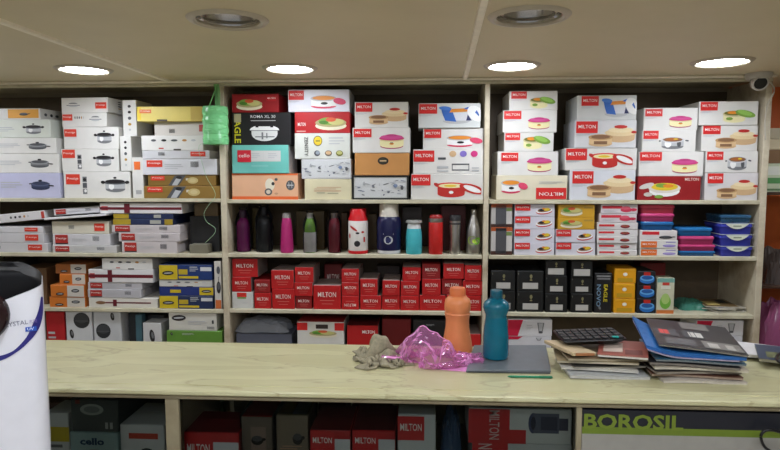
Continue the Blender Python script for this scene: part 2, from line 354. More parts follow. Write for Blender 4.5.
def brand(o, s, u0, v0, u1, v1, rgb=(206, 36, 34), rot=0, tcol=(244, 236, 230), face='front', tag_line=True):
    p = panel(o, u0, v0, u1, v1, rgb, 'logo_panel', .0022, face)
    du, dv = u1-u0, v1-v0
    if rot in (0, 180):
        a, b = (.4, .7) if rot == 0 else (.3, .6)
        text(o, s, u0+du*.1, v0+dv*a, u1-du*.1, v0+dv*b, tcol, rot, face=face, host=p, name='logo_lettering')
    else:
        text(o, s, u0+du*.28, v0+dv*.1, u0+du*.64, v1-dv*.1, tcol, rot, face=face, host=p, name='logo_lettering')
    return p
RED = (212, 44, 42); PRE = (214, 62, 44)

def carton(name, w, d, h, front, side=None, top=None, loc=(0, 0, 0), rz=0, bev=.0025, flap=False):
    side = side or tuple(int(c*.97) for c in front); top = top or side
    bm = bmesh.new(); bm_box(bm, -w/2, w/2, -d/2, d/2, 0, h, min(bev, h*.12))
    mf, ms, mt = (M(front, .42, 'card', .035, scale=14), M(side, .45, 'card', .035, scale=14), M(top, .45, 'card', .035, scale=14))
    for f in bm.faces:
        n = f.normal
        f.material_index = 1 if abs(n.x) > .9 or n.y > .9 else (2 if abs(n.z) > .9 else 0)
    # cardboard is never quite true
    for v in bm.verts: v.co += Vector((random.uniform(-.0008, .0008), random.uniform(-.0006, .0006), 0))
    o = bm_obj(name, bm, [mf, ms, mt]); o.location = loc; o.rotation_euler = (0, 0, rz)
    DIM[o.name] = (w, d, h)
    if flap:
        box('top_flap', -w*.485, w*.485, -d*.47, d*.06, h-.0004, h+.0008, mt, o, 0)
        box('top_flap', -w*.485, w*.485, d*.075, d*.48, h-.0004, h+.0008, mt, o, 0)
    return o

exec_order = ['bottom', 'second up', 'third up', 'fourth up', 'fifth up', 'sixth up', 'seventh up']
# ------------------------------------------------------------------ positions of the room
D = 3.30                                     # front edge of the shelving
CEIL = pt(400, 79.0, D).z
ZA = pt(490, 200.0, D).z; ZB = pt(490, 255.3, D).z; ZC = pt(490, 312.3, D).z; ZD = ZC-(ZB-ZC)
ZLA = pt(100, 198.3, D).z; ZLB = pt(100, 253.3, D).z; ZLC = pt(100, 308.3, D).z; ZLD = ZLC-(ZLB-ZLC)
DEPTH = .42
XL = pt(224, 215, D).x; XM = pt(486, 215, D).x; XR = pt(762, 230, D).x
X0 = pt(-52, 215, D).x
ZTOP = .95                                   # counter height
YF = gr(400, 394.8, ZTOP).y; YB = gr(220, 342.5, ZTOP).y

# ------------------------------------------------------------------ materials of the setting
m_ceil = wood_paint((210, 198, 164), (200, 188, 154), 'ceiling_paint', 1.2)
m_seam = M((240, 232, 212), .6, 'seam')
m_wall = wood_paint((168, 156, 130), (150, 138, 112), 'wall_paint', 1.5)
m_orange = wood_paint((214, 104, 38), (190, 84, 30), 'orange_paint', 2)
m_floor = M((196, 188, 176), .35, 'floor', .08)
m_post = wood_paint((206, 196, 172), (160, 140, 112), 'old_cream_paint', 5.0, .45, .7)
m_board = wood_paint((204, 198, 172), (170, 160, 130), 'board_paint', 7.0, .45, .8)
m_back = wood_paint((104, 90, 70), (84, 70, 54), 'back_board', 2.5)
m_marble = marble()
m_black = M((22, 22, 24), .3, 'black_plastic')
m_white = M((226, 226, 224), .3, 'white_plastic')
m_chrome = M((196, 196, 196), .18, 'reflector', .02, 1.0)
m_clear = plastic((235, 240, 240), .05, .12)

# ------------------------------------------------------------------ room shell
def slab(name, x0, x1, y0, y1, z0, z1, m):
    return struct(box(name, x0, x1, y0, y1, z0, z1, m, None, 0))
XW0, XW1, YW0 = -3.6, 3.6, -2.6
YW = D+DEPTH+.02
fl = slab('floor', XW0, XW1, YW0, YW+.1, -.1, 0, m_floor)
# downlight positions first: the ceiling has real holes for them
LIT = [gr(px, py, CEIL) for px, py in ((84, 69.2), (290, 68), (512, 65.2), (722, 61.4))]
UNLIT = [gr(228, 19.5, CEIL), gr(529, 16, CEIL)]
_dx = LIT[1].x-LIT[0].x
SIDE_FILL = [Vector((LIT[0].x-_dx, LIT[0].y, CEIL)), Vector((LIT[3].x+_dx, LIT[3].y, CEIL))]  # unseen lamps added at the row ends to brighten the outer boxes
REAR_FILL = [Vector((p.x, y, CEIL)) for y in (1.15, .25, -.65) for p in LIT]  # unseen rows added to raise the light on ceiling and counter
RH = .108
def ceiling():
    bm = bmesh.new()
    holes = [(p.x, p.y) for p in LIT+SIDE_FILL+UNLIT+REAR_FILL]
    xs = sorted(set([XW0, XW1]+[v for h in holes for v in (h[0]-.16, h[0]+.16)]))
    # build row by row: each hole sits in a square cell, cut as a ring
    rows = {}
    ys = []
    for h in holes: ys += [h[1]-.16, h[1]+.16]
    def quad(x0, x1, y0, y1):
        bm.faces.new([bm.verts.new(c) for c in ((x0, y0, CEIL), (x0, y1, CEIL), (x1, y1, CEIL), (x1, y0, CEIL))])
    bands = []
    for h in holes:
        for b in bands:
            if abs(b[0]-h[1]) < .3: b[1].append(h); break
        else: bands.append([h[1], [h]])
    bands.sort()
    y = YW0
    for yc, hs in bands:
        lo = min(h[1] for h in hs)-.16; hi = max(h[1] for h in hs)+.16
        quad(XW0, XW1, y, lo); x = XW0
        for h in sorted(hs):
            quad(x, h[0]-.16, lo, hi)
            if lo < h[1]-.16-1e-6: quad(h[0]-.16, h[0]+.16, lo, h[1]-.16)
            if hi > h[1]+.16+1e-6: quad(h[0]-.16, h[0]+.16, h[1]+.16, hi)
            n = 32
            ci = [bm.verts.new((h[0]+RH*math.cos(2*math.pi*k/n), h[1]+RH*math.sin(2*math.pi*k/n), CEIL)) for k in range(n)]
            sq = []
            for k in range(n):
                a = 2*math.pi*k/n; c, s = math.cos(a), math.sin(a); q = .16/max(abs(c), abs(s))
                sq.append(bm.verts.new((h[0]+q*c, h[1]+q*s, CEIL)))
            for k in range(n): bm.faces.new((ci[k], ci[(k+1) % n], sq[(k+1) % n], sq[k]))
            x = h[0]+.16
        quad(x, XW1, lo, hi); y = hi
    quad(XW0, XW1, y, YW+.1)
    bmesh.ops.recalc_face_normals(bm, faces=bm.faces)
    for f in bm.faces:
        if f.normal.z > 0: f.normal_flip()
    return struct(bm_obj('ceiling', bm, m_ceil))
ceil = ceiling()
slabroof = slab('ceiling_slab', XW0, XW1, YW0, YW+.1, CEIL+.2, CEIL+.24, m_wall)
slab('wall_back', XW0, XR+.01, YW, YW+.1, 0, CEIL+.2, m_wall)
slab('wall_right', XR+.01, XW1, YW, YW+.1, 0, CEIL+.2, m_orange)
slab('wall_left', XW0-.1, XW0, YW0, YW+.1, 0, CEIL+.2, m_wall)
slab('wall_side', XW1, XW1+.1, YW0, YW+.1, 0, CEIL+.2, m_wall)
# two cover strips over the ceiling joints
def strip(name, a, b, wd):
    a = gr(*a, CEIL); b = gr(*b, CEIL); t = (b-a).normalized(); a = a-t*1.2; s = Vector((t.y, -t.x, 0))*wd/2
    bm = bmesh.new(); vs = []
    for z in (CEIL+.001, CEIL-.010):
        k = 1 if z > CEIL else .7
        vs += [bm.verts.new((p.x+s.x*k*q, p.y+s.y*k*q, z)) for p, q in ((a, -1), (a, 1), (b, 1), (b, -1))]
    bm.faces.new(vs[4:]); [bm.faces.new((vs[i], vs[(i+1) % 4], vs[4+(i+1) % 4], vs[4+i])) for i in range(4)]
    bmesh.ops.recalc_face_normals(bm, faces=bm.faces)
    return struct(bm_obj(name, bm, m_seam))
strip('trim_1', (2, 20.5), (167, 80), .034)
strip('trim_2', (484, 0), (465, 78), .03)
# thin moulding where the ceiling meets the shelving
b = struct(box('trim_3', XW0, XR+.02, D-.035, D-.004, CEIL-.012, CEIL-.001, m_seam, None, .002))

# ------------------------------------------------------------------ downlights
m_lamp = emit(LAMP_COL, LAMP, 'lit_diffuser')
m_trim = M((186, 176, 156), .35, 'lamp_trim')
m_tube = M((235, 232, 222), .25, 'lamp_glass')
def downlight(p, lit, label, group):
    t = empty('ceiling_downlight', (p.x, p.y, CEIL)); tag(t, label, 'downlight', group)
    lathe('trim_ring', [(RH-.004, .004), (RH-.004, -.004), (RH+.004, -.010), (RH+.018, -.008), (RH+.026, -.0005)], m_trim, t, 40)
    lathe('reflector', [(RH-.004, .004), (RH-.012, .03), (RH-.03, .07), (.05, .105), (0, .107)], m_chrome, t, 40)
    if lit:
        lathe('diffuser', [(0, .002), (RH*.55, .003), (RH*.86, .005), (RH-.007, .008), (RH-.007, .011), (0, .011)], m_lamp, t, 40)
    else:
        lathe('inner_ring', [(RH-.014, .012), (RH-.026, .004), (RH-.020, .014)], m_trim, t, 40)
        for s in (-.03, .03):
            l = tube('lamp_tube', smooth_path([(s-.012, -.02, .085), (s-.012, -.02, .03), (s, -.02, .02), (s+.012, -.02, .03), (s+.012, -.02, .085)], 4), .008, m_tube, t, 8)
    return t
w4 = ['above the white cookware boxes at left', 'above the middle shelving bay', 'just right of the ceiling joint', 'beside the security camera']
for p, k in zip(LIT, w4): downlight(p, True, 'lit round recessed ceiling light, '+k, 'lit ceiling downlights')
downlight(UNLIT[0], False, 'unlit round reflector ceiling light near the top edge, left one', 'unlit ceiling downlights')
downlight(UNLIT[1], False, 'unlit round reflector ceiling light near the top edge, right one', 'unlit ceiling downlights')
for p, k in zip(SIDE_FILL, ('left', 'right')): downlight(p, True, 'unseen added ceiling light past the %s end of the shelving' % k, 'lit ceiling downlights')
for p in REAR_FILL: downlight(p, True, 'unseen added ceiling light over the customer side', 'added rear downlights')

# ------------------------------------------------------------------ wall shelving
sh = empty('wall_shelving', ((XL+XR)/2, D, 0)); tag(sh, 'cream painted wooden wall shelving with three bays full of boxes', 'shelving')
def part(name, x0, x1, y0, y1, z0, z1, m, bev=.002):
    o = box(name, x0, x1, y0, y1, z0, z1, m, None, bev); o.parent = sh; o.matrix_parent_inverse = Matrix.Translation(-Vector(sh.location)); return o
TH = .021
for x, wd in ((X0, .034), (XL, .034), (XM, .028), (XR, .034)):
    part('upright', x-wd/2, x+wd/2, D, D+DEPTH, 0, CEIL-.012, m_post, .003)
for x0, x1, zs in ((X0, XL, (ZLA, ZLB, ZLC, ZLD)), (XL, XM, (ZA, ZB, ZC, ZD)), (XM, XR, (ZA, ZB, ZC, ZD))):
    for z in zs:
        part('shelf_board', x0+.0175, x1-.0175, D+.002, D+DEPTH-.012, z-TH, z, m_board, .002)
    part('back_panel', x0+.0175, x1-.0175, D+DEPTH-.010, D+DEPTH, .05, CEIL-.03, m_back, 0)
part('top_rail', X0, XR+.017, D-.004, D+.018, CEIL-.029, CEIL-.0125, m_board, .002)

# ------------------------------------------------------------------ box styles
W = (222, 220, 215); CRM = (222, 214, 186); LAV = (196, 196, 222)
def s_milton(pk, desc, lab=(.06, .6, .33, .97), pr=(.44, .1, .96, .84), front=W, rot=0):
    def f(o):
        brand(o, 'MILTON', *lab, RED, rot)
        pic(o, pk, *pr)
        u0, v0, u1, v1 = lab
        if rot == 0 and v0 > .3: pic(o, 'text_lines', u0, v0-.12, u0+(u1-u0)*.7, v0-.04, 'small_print')
    return ('casserole_box', desc, front, f)
def s_prestige(pk, desc, lab, pr, front=W, icons=None, extra=None):
    def f(o):
        brand(o, 'Prestige', *lab, PRE)
        if pk: pic(o, pk, *pr)
        if icons: pic(o, 'icons_v', *icons, 'printed_icons')
        if extra: extra(o)
    return ('cookware_box', desc, front, f)
def s_plain(nm, desc, front, f=None): return (nm, desc, front, f or (lambda o: None))

PINK = s_milton('pink_pot', 'white box picturing pink-lidded pot')
PINKO = s_milton('pink_open', 'white box picturing open pink pot')
GREEN = s_milton('green_pot', 'white box picturing green-lidded pot')
PEACH = s_milton('peach_pots', 'white box picturing two peach pots')
REDP = s_milton('red_pot', 'white box picturing red handled pot')
BLUEP = s_milton('blue_pot', 'white box picturing blue pot')
STEEL = s_milton('steel_pot', 'white box picturing steel pot')

USED = {}
def put(style, label, x0, x1, ytop, zb, yin=.014, depth=.27, rz=0, side=None, top=None, group=None, flap=False, cat='box', ybot=None):
    """a box whose front face fills x0..x1 (top edge ytop) of the photograph when it stands at D+yin with its base at zb"""
    nm, desc, front, deco = style
    Y = D+yin; xm = (x0+x1)/2
    a = pt(x0, ytop, Y); c = pt(x1, ytop, Y); z1 = pt(xm, ytop, Y).z
    if Y > 3:
        for zs_ in ((ZLA, ZLB, ZLC) if c.x < XL else (ZA, ZB, ZC)):
            if zb < zs_-TH: z1 = min(z1, zs_-TH-.0025)
    w_ = max(.01, c.x-a.x-.0012); h_ = z1-zb
    cx = (a.x+c.x)/2
    off = Vector((0, depth/2, 0)); off.rotate(Matrix.Rotation(rz, 3, 'Z'))
    if nm == 'bottle_box' and side is None and front[0] > 150 and front[1] < 60: side = (150, 138, 134); top = top or (158, 140, 134)
    o = carton(nm, w_, depth, h_, front, side, top, (cx+off.x, Y+off.y, zb), rz, flap=flap)
    deco(o)
    tag(o, label, cat, group)
    return o, z1
def stack(items, zb, which, where, yin=.014, depth=.27, group=None, flap=False, jit=.35, phrase=None):
    n = len(items)
    for i, it in enumerate(items):
        style, x0, x1, yt = it[:4]; kw = dict(it[4]) if len(it) > 4 else {}
        pos = 'top' if i == n-1 else exec_order[i]
        lab = kw.pop('label', None) or ('%s, %s of %s, %s' % (style[1], pos, which, where))
        rz = kw.pop('rz', R(random.uniform(-jit, jit)))
        o, zb = put(style, lab, x0, x1, yt, zb, kw.pop('yin', yin+random.uniform(0, .008)), kw.pop('depth', depth), rz, group=group, flap=(flap and i == n-1), **kw)
        zb += .0006
    return zb

# ================================================================== LEFT BAY
LT, LS, L3, L4 = 'top shelf left bay', 'second shelf left bay', 'third shelf left bay', 'bottom shelf left bay'
def pan(k, y0=.25, y1=.78):
    def f(o):
        pic(o, k, .66, y0, .93, y1); pic(o, 'text_lines', .34, .36, .58, .66, 'small_print')
    return f
def yel_side(o):
    panel(o, .54, .12, .98, .92, (226, 160, 48)); pic(o, 'dark_dish', .7, .3, .86, .7)
    pic(o, 'dots', .1, .25, .9, .7, 'printed_icons', 'right')
pan_g = s_plain('cookware_box', 'white box picturing grey pan', W, pan('grey_pan'))
pan_l = s_plain('cookware_box', 'lavender box picturing blue-grey pan', LAV, pan('blue_pan', .3, .76))
def pot_deco(o):
    pic(o, 'steel_cooker', .66, .18, .92, .78); pic(o, 'text_lines', .3, .3, .55, .6, 'small_print')
stack([(pan_l, -30, 59.5, 173), (pan_g, -30, 58.5, 154), (pan_g, -30, 56, 138),
       (s_plain('cookware_box', 'white box picturing green-rimmed pot', (216, 220, 210), pot_deco), -30, 50, 119.5),
       (s_plain('cookware_box', 'white box with orange printed panel', W, yel_side), -30, 40, 108.5)], ZLA, 'leftmost stack', LT, depth=.3)
def p_side(o): pic(o, 'dots_v', .3, .15, .5, .85, 'printed_icons', 'right')
stack([(s_prestige('steel_cooker', 'white box picturing steel cooker', (.04, .52, .25, .9), (.57, .2, .98, .8), icons=(.28, .14, .36, .82)), 63, 130, 171.5),
       (s_prestige('steel_cooker', 'white box picturing steel cooker', (.02, .6, .24, .97), (.56, .2, .92, .8), icons=(.27, .1, .36, .76)), 61, 118.5, 149),
       (s_prestige('steel_cooker', 'white box picturing steel cooker', (.02, .56, .24, .9), (.56, .22, .92, .84)), 63, 118.5, 127),
       (s_prestige('flat_pan', 'white box picturing flat pan', (.02, .45, .24, .88), (.6, .3, .9, .8), extra=lambda o: pic(o, 'dots', .28, .5, .5, .8, 'printed_icons')), 61, 107, 112.5, {'rz': R(-2)}),
       (s_prestige('flat_pan', 'white box with logo at right end', (.74, .24, .98, .66), (.1, .3, .42, .7), extra=p_side), 60, 108, 97.5, {'rz': R(-3)})],
      ZLA, 'second stack', LT, depth=.3)
upr = s_plain('utensil_box', 'narrow upright white box', W, lambda o: pic(o, 'dots_v', .3, .12, .7, .88, 'printed_icons'))
zt = pt(100, 171.5, D+.02).z+.0012
z1 = stack([(s_plain('utensil_box', 'slim white box with orange label', W, lambda o: (panel(o, .2, .7, .75, .9, (226, 110, 50)), panel(o, .3, .1, .8, .2, (170, 170, 170)))), 131.4, 142.8, 157.5,
    {'label': 'slim white box with orange label beside the gold boxes, top shelf left', 'rz': 0, 'depth': .2, 'yin': .02})], ZLA, '', LT)
o, z1 = put(upr, 'narrow upright white box standing on the steel cooker box, lower of two', 119.4, 130.8, 136, zt, .016, .2)
o, z1 = put(upr, 'narrow upright white box with four dots beside the yellow box, upper of two', 122, 136, 100, z1+.0006, .055, .2)
def gold(o):
    brand(o, 'Prestige', .05, .5, .25, .92, PRE); pic(o, 'diag_photo', .3, .04, .56, .96); pic(o, 'disc', .58, .2, .74, .8); panel(o, .56, .5, .68, .7, (206, 200, 186))
def white_l(o):
    brand(o, 'Prestige', .06, .5, .27, .92, PRE); pic(o, 'text_lines', .3, .3, .55, .7, 'small_print'); pic(o, 'barcode', .65, .5, .76, .84)
def white_r(o):
    brand(o, 'Prestige', .72, .3, .94, .86, PRE); pic(o, 'barcode', .24, .4, .34, .8)
def dots(o):
    pic(o, 'dots', .14, .55, .9, .8, 'printed_icons'); panel(o, .28, .1, .36, .18, (196, 60, 50)); panel(o, .52, 0, .64, .1, (60, 50, 44))
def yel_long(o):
    panel(o, .0, .1, .06, .98, (226, 196, 60)); panel(o, .82, .04, .995, .96, (206, 178, 92)); brand(o, 'Prestige', .04, .55, .22, .8, (224, 120, 60)); panel(o, .3, 0, .46, .14, (70, 60, 50))  # paler front between the yellow ends has the overexposed glare in its colour
stack([(s_plain('cookware_box', 'gold brown box with grey photo strip', (144, 112, 52), gold), 143.5, 220, 186, {'yin': .004}),
       (s_plain('cookware_box', 'gold brown box with grey photo strip', (134, 104, 48), gold), 147.5, 216, 175),
       (s_plain('cookware_box', 'white box with logo at left', (212, 212, 216), white_l), 142, 217, 159),
       (s_plain('cookware_box', 'flat white box with logo at right', (206, 206, 208), white_r), 142, 209.5, 150.5),
       (s_plain('cookware_box', 'white box with row of dots', W, dots), 141, 203, 135.5),
       (s_plain('cookware_box', 'pale grey flat box', (206, 200, 192), lambda o: (panel(o, .9, .3, 1, .8, (176, 70, 64)), pic(o, 'barcode', .3, .2, .42, .5))), 154, 204, 122, {'yin': .05, 'depth': .24}),
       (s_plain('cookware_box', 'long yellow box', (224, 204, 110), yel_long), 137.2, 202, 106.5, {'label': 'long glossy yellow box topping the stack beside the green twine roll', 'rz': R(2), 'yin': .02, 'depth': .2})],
      ZLA, 'third stack', LT)

# green twine roll hanging from the shelf top
gx = pt(217, 126, D-.06)
m_tw = plastic((134, 220, 150), .78, .22, 'green_twine')
zt_, zb_ = pt(217, 106.5, D-.06).z, pt(217, 145.5, D-.06).z
rr = (pt(229.6, 120, D-.06).x-pt(204.5, 120, D-.06).x)/2
tw = empty('twine_roll', (gx.x, D-.012-rr, zb_)); tag(tw, 'roll of green plastic twine hanging in front of the left upright', 'twine')
prof = [(rr*.3, .004)]; n = 46; Hh = zt_-zb_
for k in range(n+1):
    z = .004+(Hh-.008)*k/n; bul = .94+.06*math.sin(math.pi*((k/n*4) % 1))
    prof.append((rr*(bul if k % 2 else bul-.025), z))
prof += [(rr*.3, Hh-.004), (rr*.3, .004)]
lathe('twine_winding', prof, m_tw, tw, 40, .0006)
lathe('core_tube', [(rr*.28, .0), (rr*.28, Hh), (rr*.22, Hh), (rr*.22, 0), (rr*.28, 0)], M((120, 150, 96), .7, 'core'), tw, 20)
zr = CEIL-.03-zb_
bm = bmesh.new()
for sx in (-1, 1):
    pth = [(.008, 0, zr), (.008+sx*.006, .0, zr-.03), ((.014 if sx > 0 else -.035), 0, Hh*.96), ((.014 if sx > 0 else -.032), 0, Hh*.5)]
    pv = None
    for (x, y, z) in pth:
        hw = .016 if sx > 0 else .004; a, c = bm.verts.new((x-hw, y+.003, z)), bm.verts.new((x+hw, y-.003, z))
        if pv: bm.faces.new((pv[0], pv[1], c, a))
        pv = (a, c)
bm_obj('hanging_loop', bm, plastic((120, 200, 120), .5, .3, 'twine_loop'), tw)
lp = [pt(x, y, D-.03)-Vector(tw.location) for x, y in ((199, 146), (203, 166), (207, 178), (214, 190), (215, 197), (208, 206), (204, 214), (207, 222), (215, 228), (214, 234), (205, 243))]
tube('loose_end', smooth_path([(-.02, 0, .02)]+lp, 5), .0012, M((170, 210, 170), .3, 'loose_twine'), tw, 5)

# ---- second shelf
def lab_r(o):
    brand(o, 'Prestige', .75, .25, .93, .85, PRE); pic(o, 'barcode', .3, .4, .4, .7)
def lab_l(o):
    brand(o, 'Prestige', .05, .2, .27, .92, (176, 50, 44)); panel(o, .05, .1, .27, .3, (60, 56, 60)); pic(o, 'barcode', .7, .4, .82, .8); pic(o, 'text_lines', .34, .3, .6, .6, 'small_print')
flatw = lambda d: s_plain('cookware_box', d, (206, 204, 206), lab_r)
z = stack([(flatw('flat white box'), -30, 47.5, 243), (flatw('flat white box'), -30, 43.5, 233), (flatw('thin white box'), -30, 43, 226.5)], ZLB, 'leftmost stack', LS, depth=.32)
def dot_t(o): pic(o, 'dots', .48, .3, .78, .75, 'printed_icons'); panel(o, .95, .1, .995, .9, (190, 70, 60))
zt = stack([(s_plain('cookware_box', 'flat grey-white box', (196, 194, 192), lab_l), 52, 116.5, 245.6), (s_plain('cookware_box', 'white box with dark red logo', (212, 210, 212), lab_l), 52.2, 110, 234),
            (s_plain('cookware_box', 'ivory box with logo at right', (214, 208, 190), lab_r), 51.5, 108.5, 221.5)], ZLB, 'second stack', LS, depth=.3)
bd = carton('cardboard_lid', .37, .26, .012, (226, 226, 226), loc=(0, 0, 0)); a = pt(76, 218.5, D); bd.location = (a.x, D+.13-.006, zt+.022); bd.rotation_euler = (0, R(-4.2), R(-1)); tag(bd, 'thin white cardboard lid lying tilted on the second stack, second shelf left', 'cardboard')
o = carton('cookware_box', .27, .25, .036, (206, 204, 208), loc=(pt(74, 215, D).x, D+.15, zt+.042), rz=0); o.rotation_euler = (0, R(-4.2), R(1)); lab_l(o); tag(o, 'flat white box tilted on the white lid, second shelf left bay', 'box')
o = carton('cookware_box', .40, .24, .05, (214, 212, 212), loc=(pt(9, 221, D).x, D+.135, z+.0242), rz=0); o.rotation_euler = (0, R(-5.5), R(1.5)); dot_t(o); tag(o, 'tilted white box with dots at the left edge of the second shelf', 'box')
def yb(o): panel(o, 0.005, .04, .3, .96, (176, 150, 44)); panel(o, .86, .04, .995, .96, (166, 140, 44)); panel(o, .62, .2, .8, .8, (170, 170, 160))
def yb2(o): panel(o, 0.005, .04, .26, .96, (176, 150, 44)); panel(o, .68, .2, .8, .8, (170, 170, 160))
def band(o): pic(o, 'cross_band', 0, .02, 1, .98); panel(o, .02, .3, .1, .7, (196, 80, 80))
lgrey = s_plain('cookware_box', 'flat pale grey box', (200, 192, 192), lab_l)
stack([(lgrey, 121.5, 177, 241.7), (lgrey, 118.2, 180, 233), (lgrey, 111.5, 180, 225),
       (s_plain('cookware_box', 'flat yellow and blue box', (38, 50, 84), yb), 112.5, 173, 219), (s_plain('cookware_box', 'flat yellow and blue box', (38, 50, 84), yb2), 113, 173, 213.6),
       (s_plain('cookware_box', 'white box with maroon ribbon print', (224, 222, 222), band), 99.5, 181.5, 203.2)], ZLB, 'third stack', LS, depth=.3)
o, z1 = put(s_plain('storage_box', '', (34, 34, 36)), 'black carton in the shadow right of the pale grey boxes', 189.5, 219, 216, ZLB, .10, .2)
put(s_plain('storage_box', '', (96, 78, 52)), 'brown cardboard box lying on the black carton, second shelf left', 194, 218, 203, z1+.0006, .10, .18)
put(s_plain('storage_box', '', (120, 116, 100)), 'small flat grey box in front of the black carton', 189, 208, 244.5, ZLB, .02, .07)
# ---- third shelf
def ora(o):
    panel(o, .5, .04, .995, .96, (206, 200, 190)); pic(o, 'logo_oval', .62, .35, .86, .7); pic(o, 'logo_oval', .16, .1, .4, .4)
ORG = s_plain('utensil_box', 'orange and white box', (206, 116, 44), ora)
stack([(ORG, 49, 85, 297), (ORG, 50, 84, 285), (ORG, 59, 85, 274, {'yin': .03}), (s_plain('utensil_box', 'dull orange and grey box', (160, 96, 50), ora), 55, 86, 264, {'yin': .04})], ZLC, 'orange stack', L3, depth=.24)
put(s_plain('storage_box', '', (110, 82, 58)), 'brown carton behind the white appliance, third shelf left bay', 18, 46, 268, ZLC, .08, .22)
put(s_plain('storage_box', '', (70, 66, 64)), 'dark grey carton at the left edge of the third shelf', -12, 14, 262, ZLC, .08, .22)
def cross(o): pic(o, 'cross_print', .05, .08, .95, .92)
g3 = s_plain('cookware_box', 'flat grey-white box', (190, 188, 192), lab_l)
stack([(s_plain('cookware_box', 'white box with maroon cross print', (220, 216, 206), cross), 88.5, 157.5, 298), (g3, 87.5, 141, 289.5), (g3, 87.5, 142, 282.5),
       (s_plain('cookware_box', 'white box with maroon ribbon print', (222, 220, 220), band), 88, 153, 269.5), (s_plain('cookware_box', 'white box with row of dots', W, dots), 101.5, 152, 258.6)], ZLC, 'second stack', L3, depth=.3)
def ybl(o):
    panel(o, .005, .03, .35, .97, (206, 180, 40)); pic(o, 'logo_oval', .06, .28, .28, .62); panel(o, .37, .36, .54, .7, (190, 166, 44)); panel(o, .37, .1, .74, .26, (206, 180, 40)); panel(o, .78, .6, .99, .86, (210, 212, 212)); pic(o, 'text_lines', .58, .5, .74, .9, 'small_print')
def ybr(o):
    panel(o, .74, .06, .995, .94, (206, 180, 40)); pic(o, 'logo_oval', .78, .3, .96, .7); panel(o, .2, .3, .4, .66, (206, 180, 40))
stack([(s_plain('cookware_box', 'yellow and blue box', (34, 48, 84), ybl), 159, 213, 295.8), (s_plain('cookware_box', 'thin blue yellow-ended box', (40, 56, 120), ybr), 159, 213.6, 286.8),
       (s_plain('cookware_box', 'thin white box', (206, 204, 198), dots), 159, 212, 280), (s_plain('cookware_box', 'blue box with yellow half', (30, 56, 112), ybl), 158.6, 212, 264.8)], ZLC, 'yellow and blue stack', L3, depth=.3)
put(s_plain('utensil_box', '', (206, 202, 194), lambda o: (pic(o, 'ladle', .3, .3, .96, .92), panel(o, .1, .02, .96, .2, (206, 110, 60)))), 'upright white box picturing a black ladle, beside the left upright', 213.8, 220.6, 261.5, ZLC, .006, .2)
# ---- bottom shelf (only the upper parts show above the counter)
def rd(o): pic(o, 'text_lines', .1, .3, .5, .6, 'small_print')
put(s_plain('storage_box', '', (180, 34, 40), rd), 'red box beside the white appliance, bottom shelf left bay', 45.5, 64, 311.5, ZLD, .03, .22)
put(s_plain('cookware_box', '', (206, 208, 210), lambda o: (pic(o, 'round_dark', .3, .66, .92, .98), pic(o, 'swirl', .1, .45, .32, .64))), 'grey-white box with dark round pot next to the red box', 65.3, 91.5, 311.5, ZLD, .025, .24)
put(s_plain('cookware_box', '', (200, 202, 204), lambda o: (pic(o, 'round_dark', .08, .46, .62, .76), pic(o, 'swirl', .6, .82, .8, .98))), 'grey-white box with low dark round pot, bottom shelf left bay', 93, 120.5, 311.5, ZLD, .025, .24)
put(s_plain('storage_box', '', (52, 56, 60)), 'dark grey carton between white boxes, bottom shelf left bay', 128, 142, 313, ZLD, .09, .07)
put(s_plain('utensil_box', '', (70, 104, 116)), 'slim teal box on the bottom shelf left bay', 135, 141.4, 315, ZLD, .03, .05)
put(s_plain('utensil_box', '', (206, 206, 206), lambda o: pic(o, 'swirl', .3, .5, .7, .84)), 'small white box with black swirl, bottom shelf left bay', 142.5, 161, 323, ZLD, .02, .12)
put(s_plain('storage_box', '', (96, 96, 100)), 'grey carton behind the small white swirl box', 144, 164, 315, ZLD, .17, .18)
def cb(o): pic(o, 'logo_oval', .06, .52, .36, .92); pic(o, 'text_lines', .4, .3, .8, .56, 'small_print'); pic(o, 'barcode', .8, .1, .96, .24); panel(o, .9, .4, .94, .6, (50, 50, 50))
z1 = put(s_plain('cookware_box', '', (96, 142, 56), lambda o: (pic(o, 'text_lines', .28, .87, .5, .93, 'small_print'), pic(o, 'swirl', .06, .86, .12, .95))), 'green box under the white oval-logo box, bottom shelf left', 166.5, 222, 331, ZLD, .004, .26)[1]
put(s_plain('cookware_box', '', (208, 206, 196), cb), 'white box with black oval logo lying on the green box', 168.5, 216.5, 311.8, z1+.0006, .01, .25)

# ================================================================== MIDDLE BAY
MT, MS, M3, M4 = 'top shelf middle bay', 'second shelf middle bay', 'third shelf middle bay', 'bottom shelf middle bay'
def orange(o):
    panel(o, .0, .0, 1, .12, (226, 104, 50)); panel(o, .0, .93, 1, 1, (226, 110, 60)); pic(o, 'cow_print', .48, .16, .72, .84); pic(o, 'badge', .82, .36, .95, .74)
def cello(o):
    panel(o, .24, .42, .86, .8, (206, 206, 204), 'paper_label'); pic(o, 'text_lines', .34, .5, .5, .72, 'small_print'); pic(o, 'text_lines', .64, .5, .8, .72, 'small_print')
    brand(o, 'cello', .1, .4, .34, .82, (206, 34, 54)); panel(o, .34, .24, .64, .29, (130, 196, 190))
def eagle1(o):
    text(o, 'EAGLE', .04, .06, .15, .9, (214, 206, 40), -90, .02); pic(o, 'cooker_white', .3, .12, .8, .66); text(o, 'ROMA XL 30', .32, .83, .74, .92, (220, 220, 220)); panel(o, .32, .74, .74, .76, (200, 200, 200)); panel(o, .04, .7, .16, .96, (176, 164, 130), 'tape_piece', .005)
def redfood(o): pic(o, 'salad', .08, .1, .66, .84); brand(o, 'MILTON', .74, .6, .95, .9, (170, 24, 30))
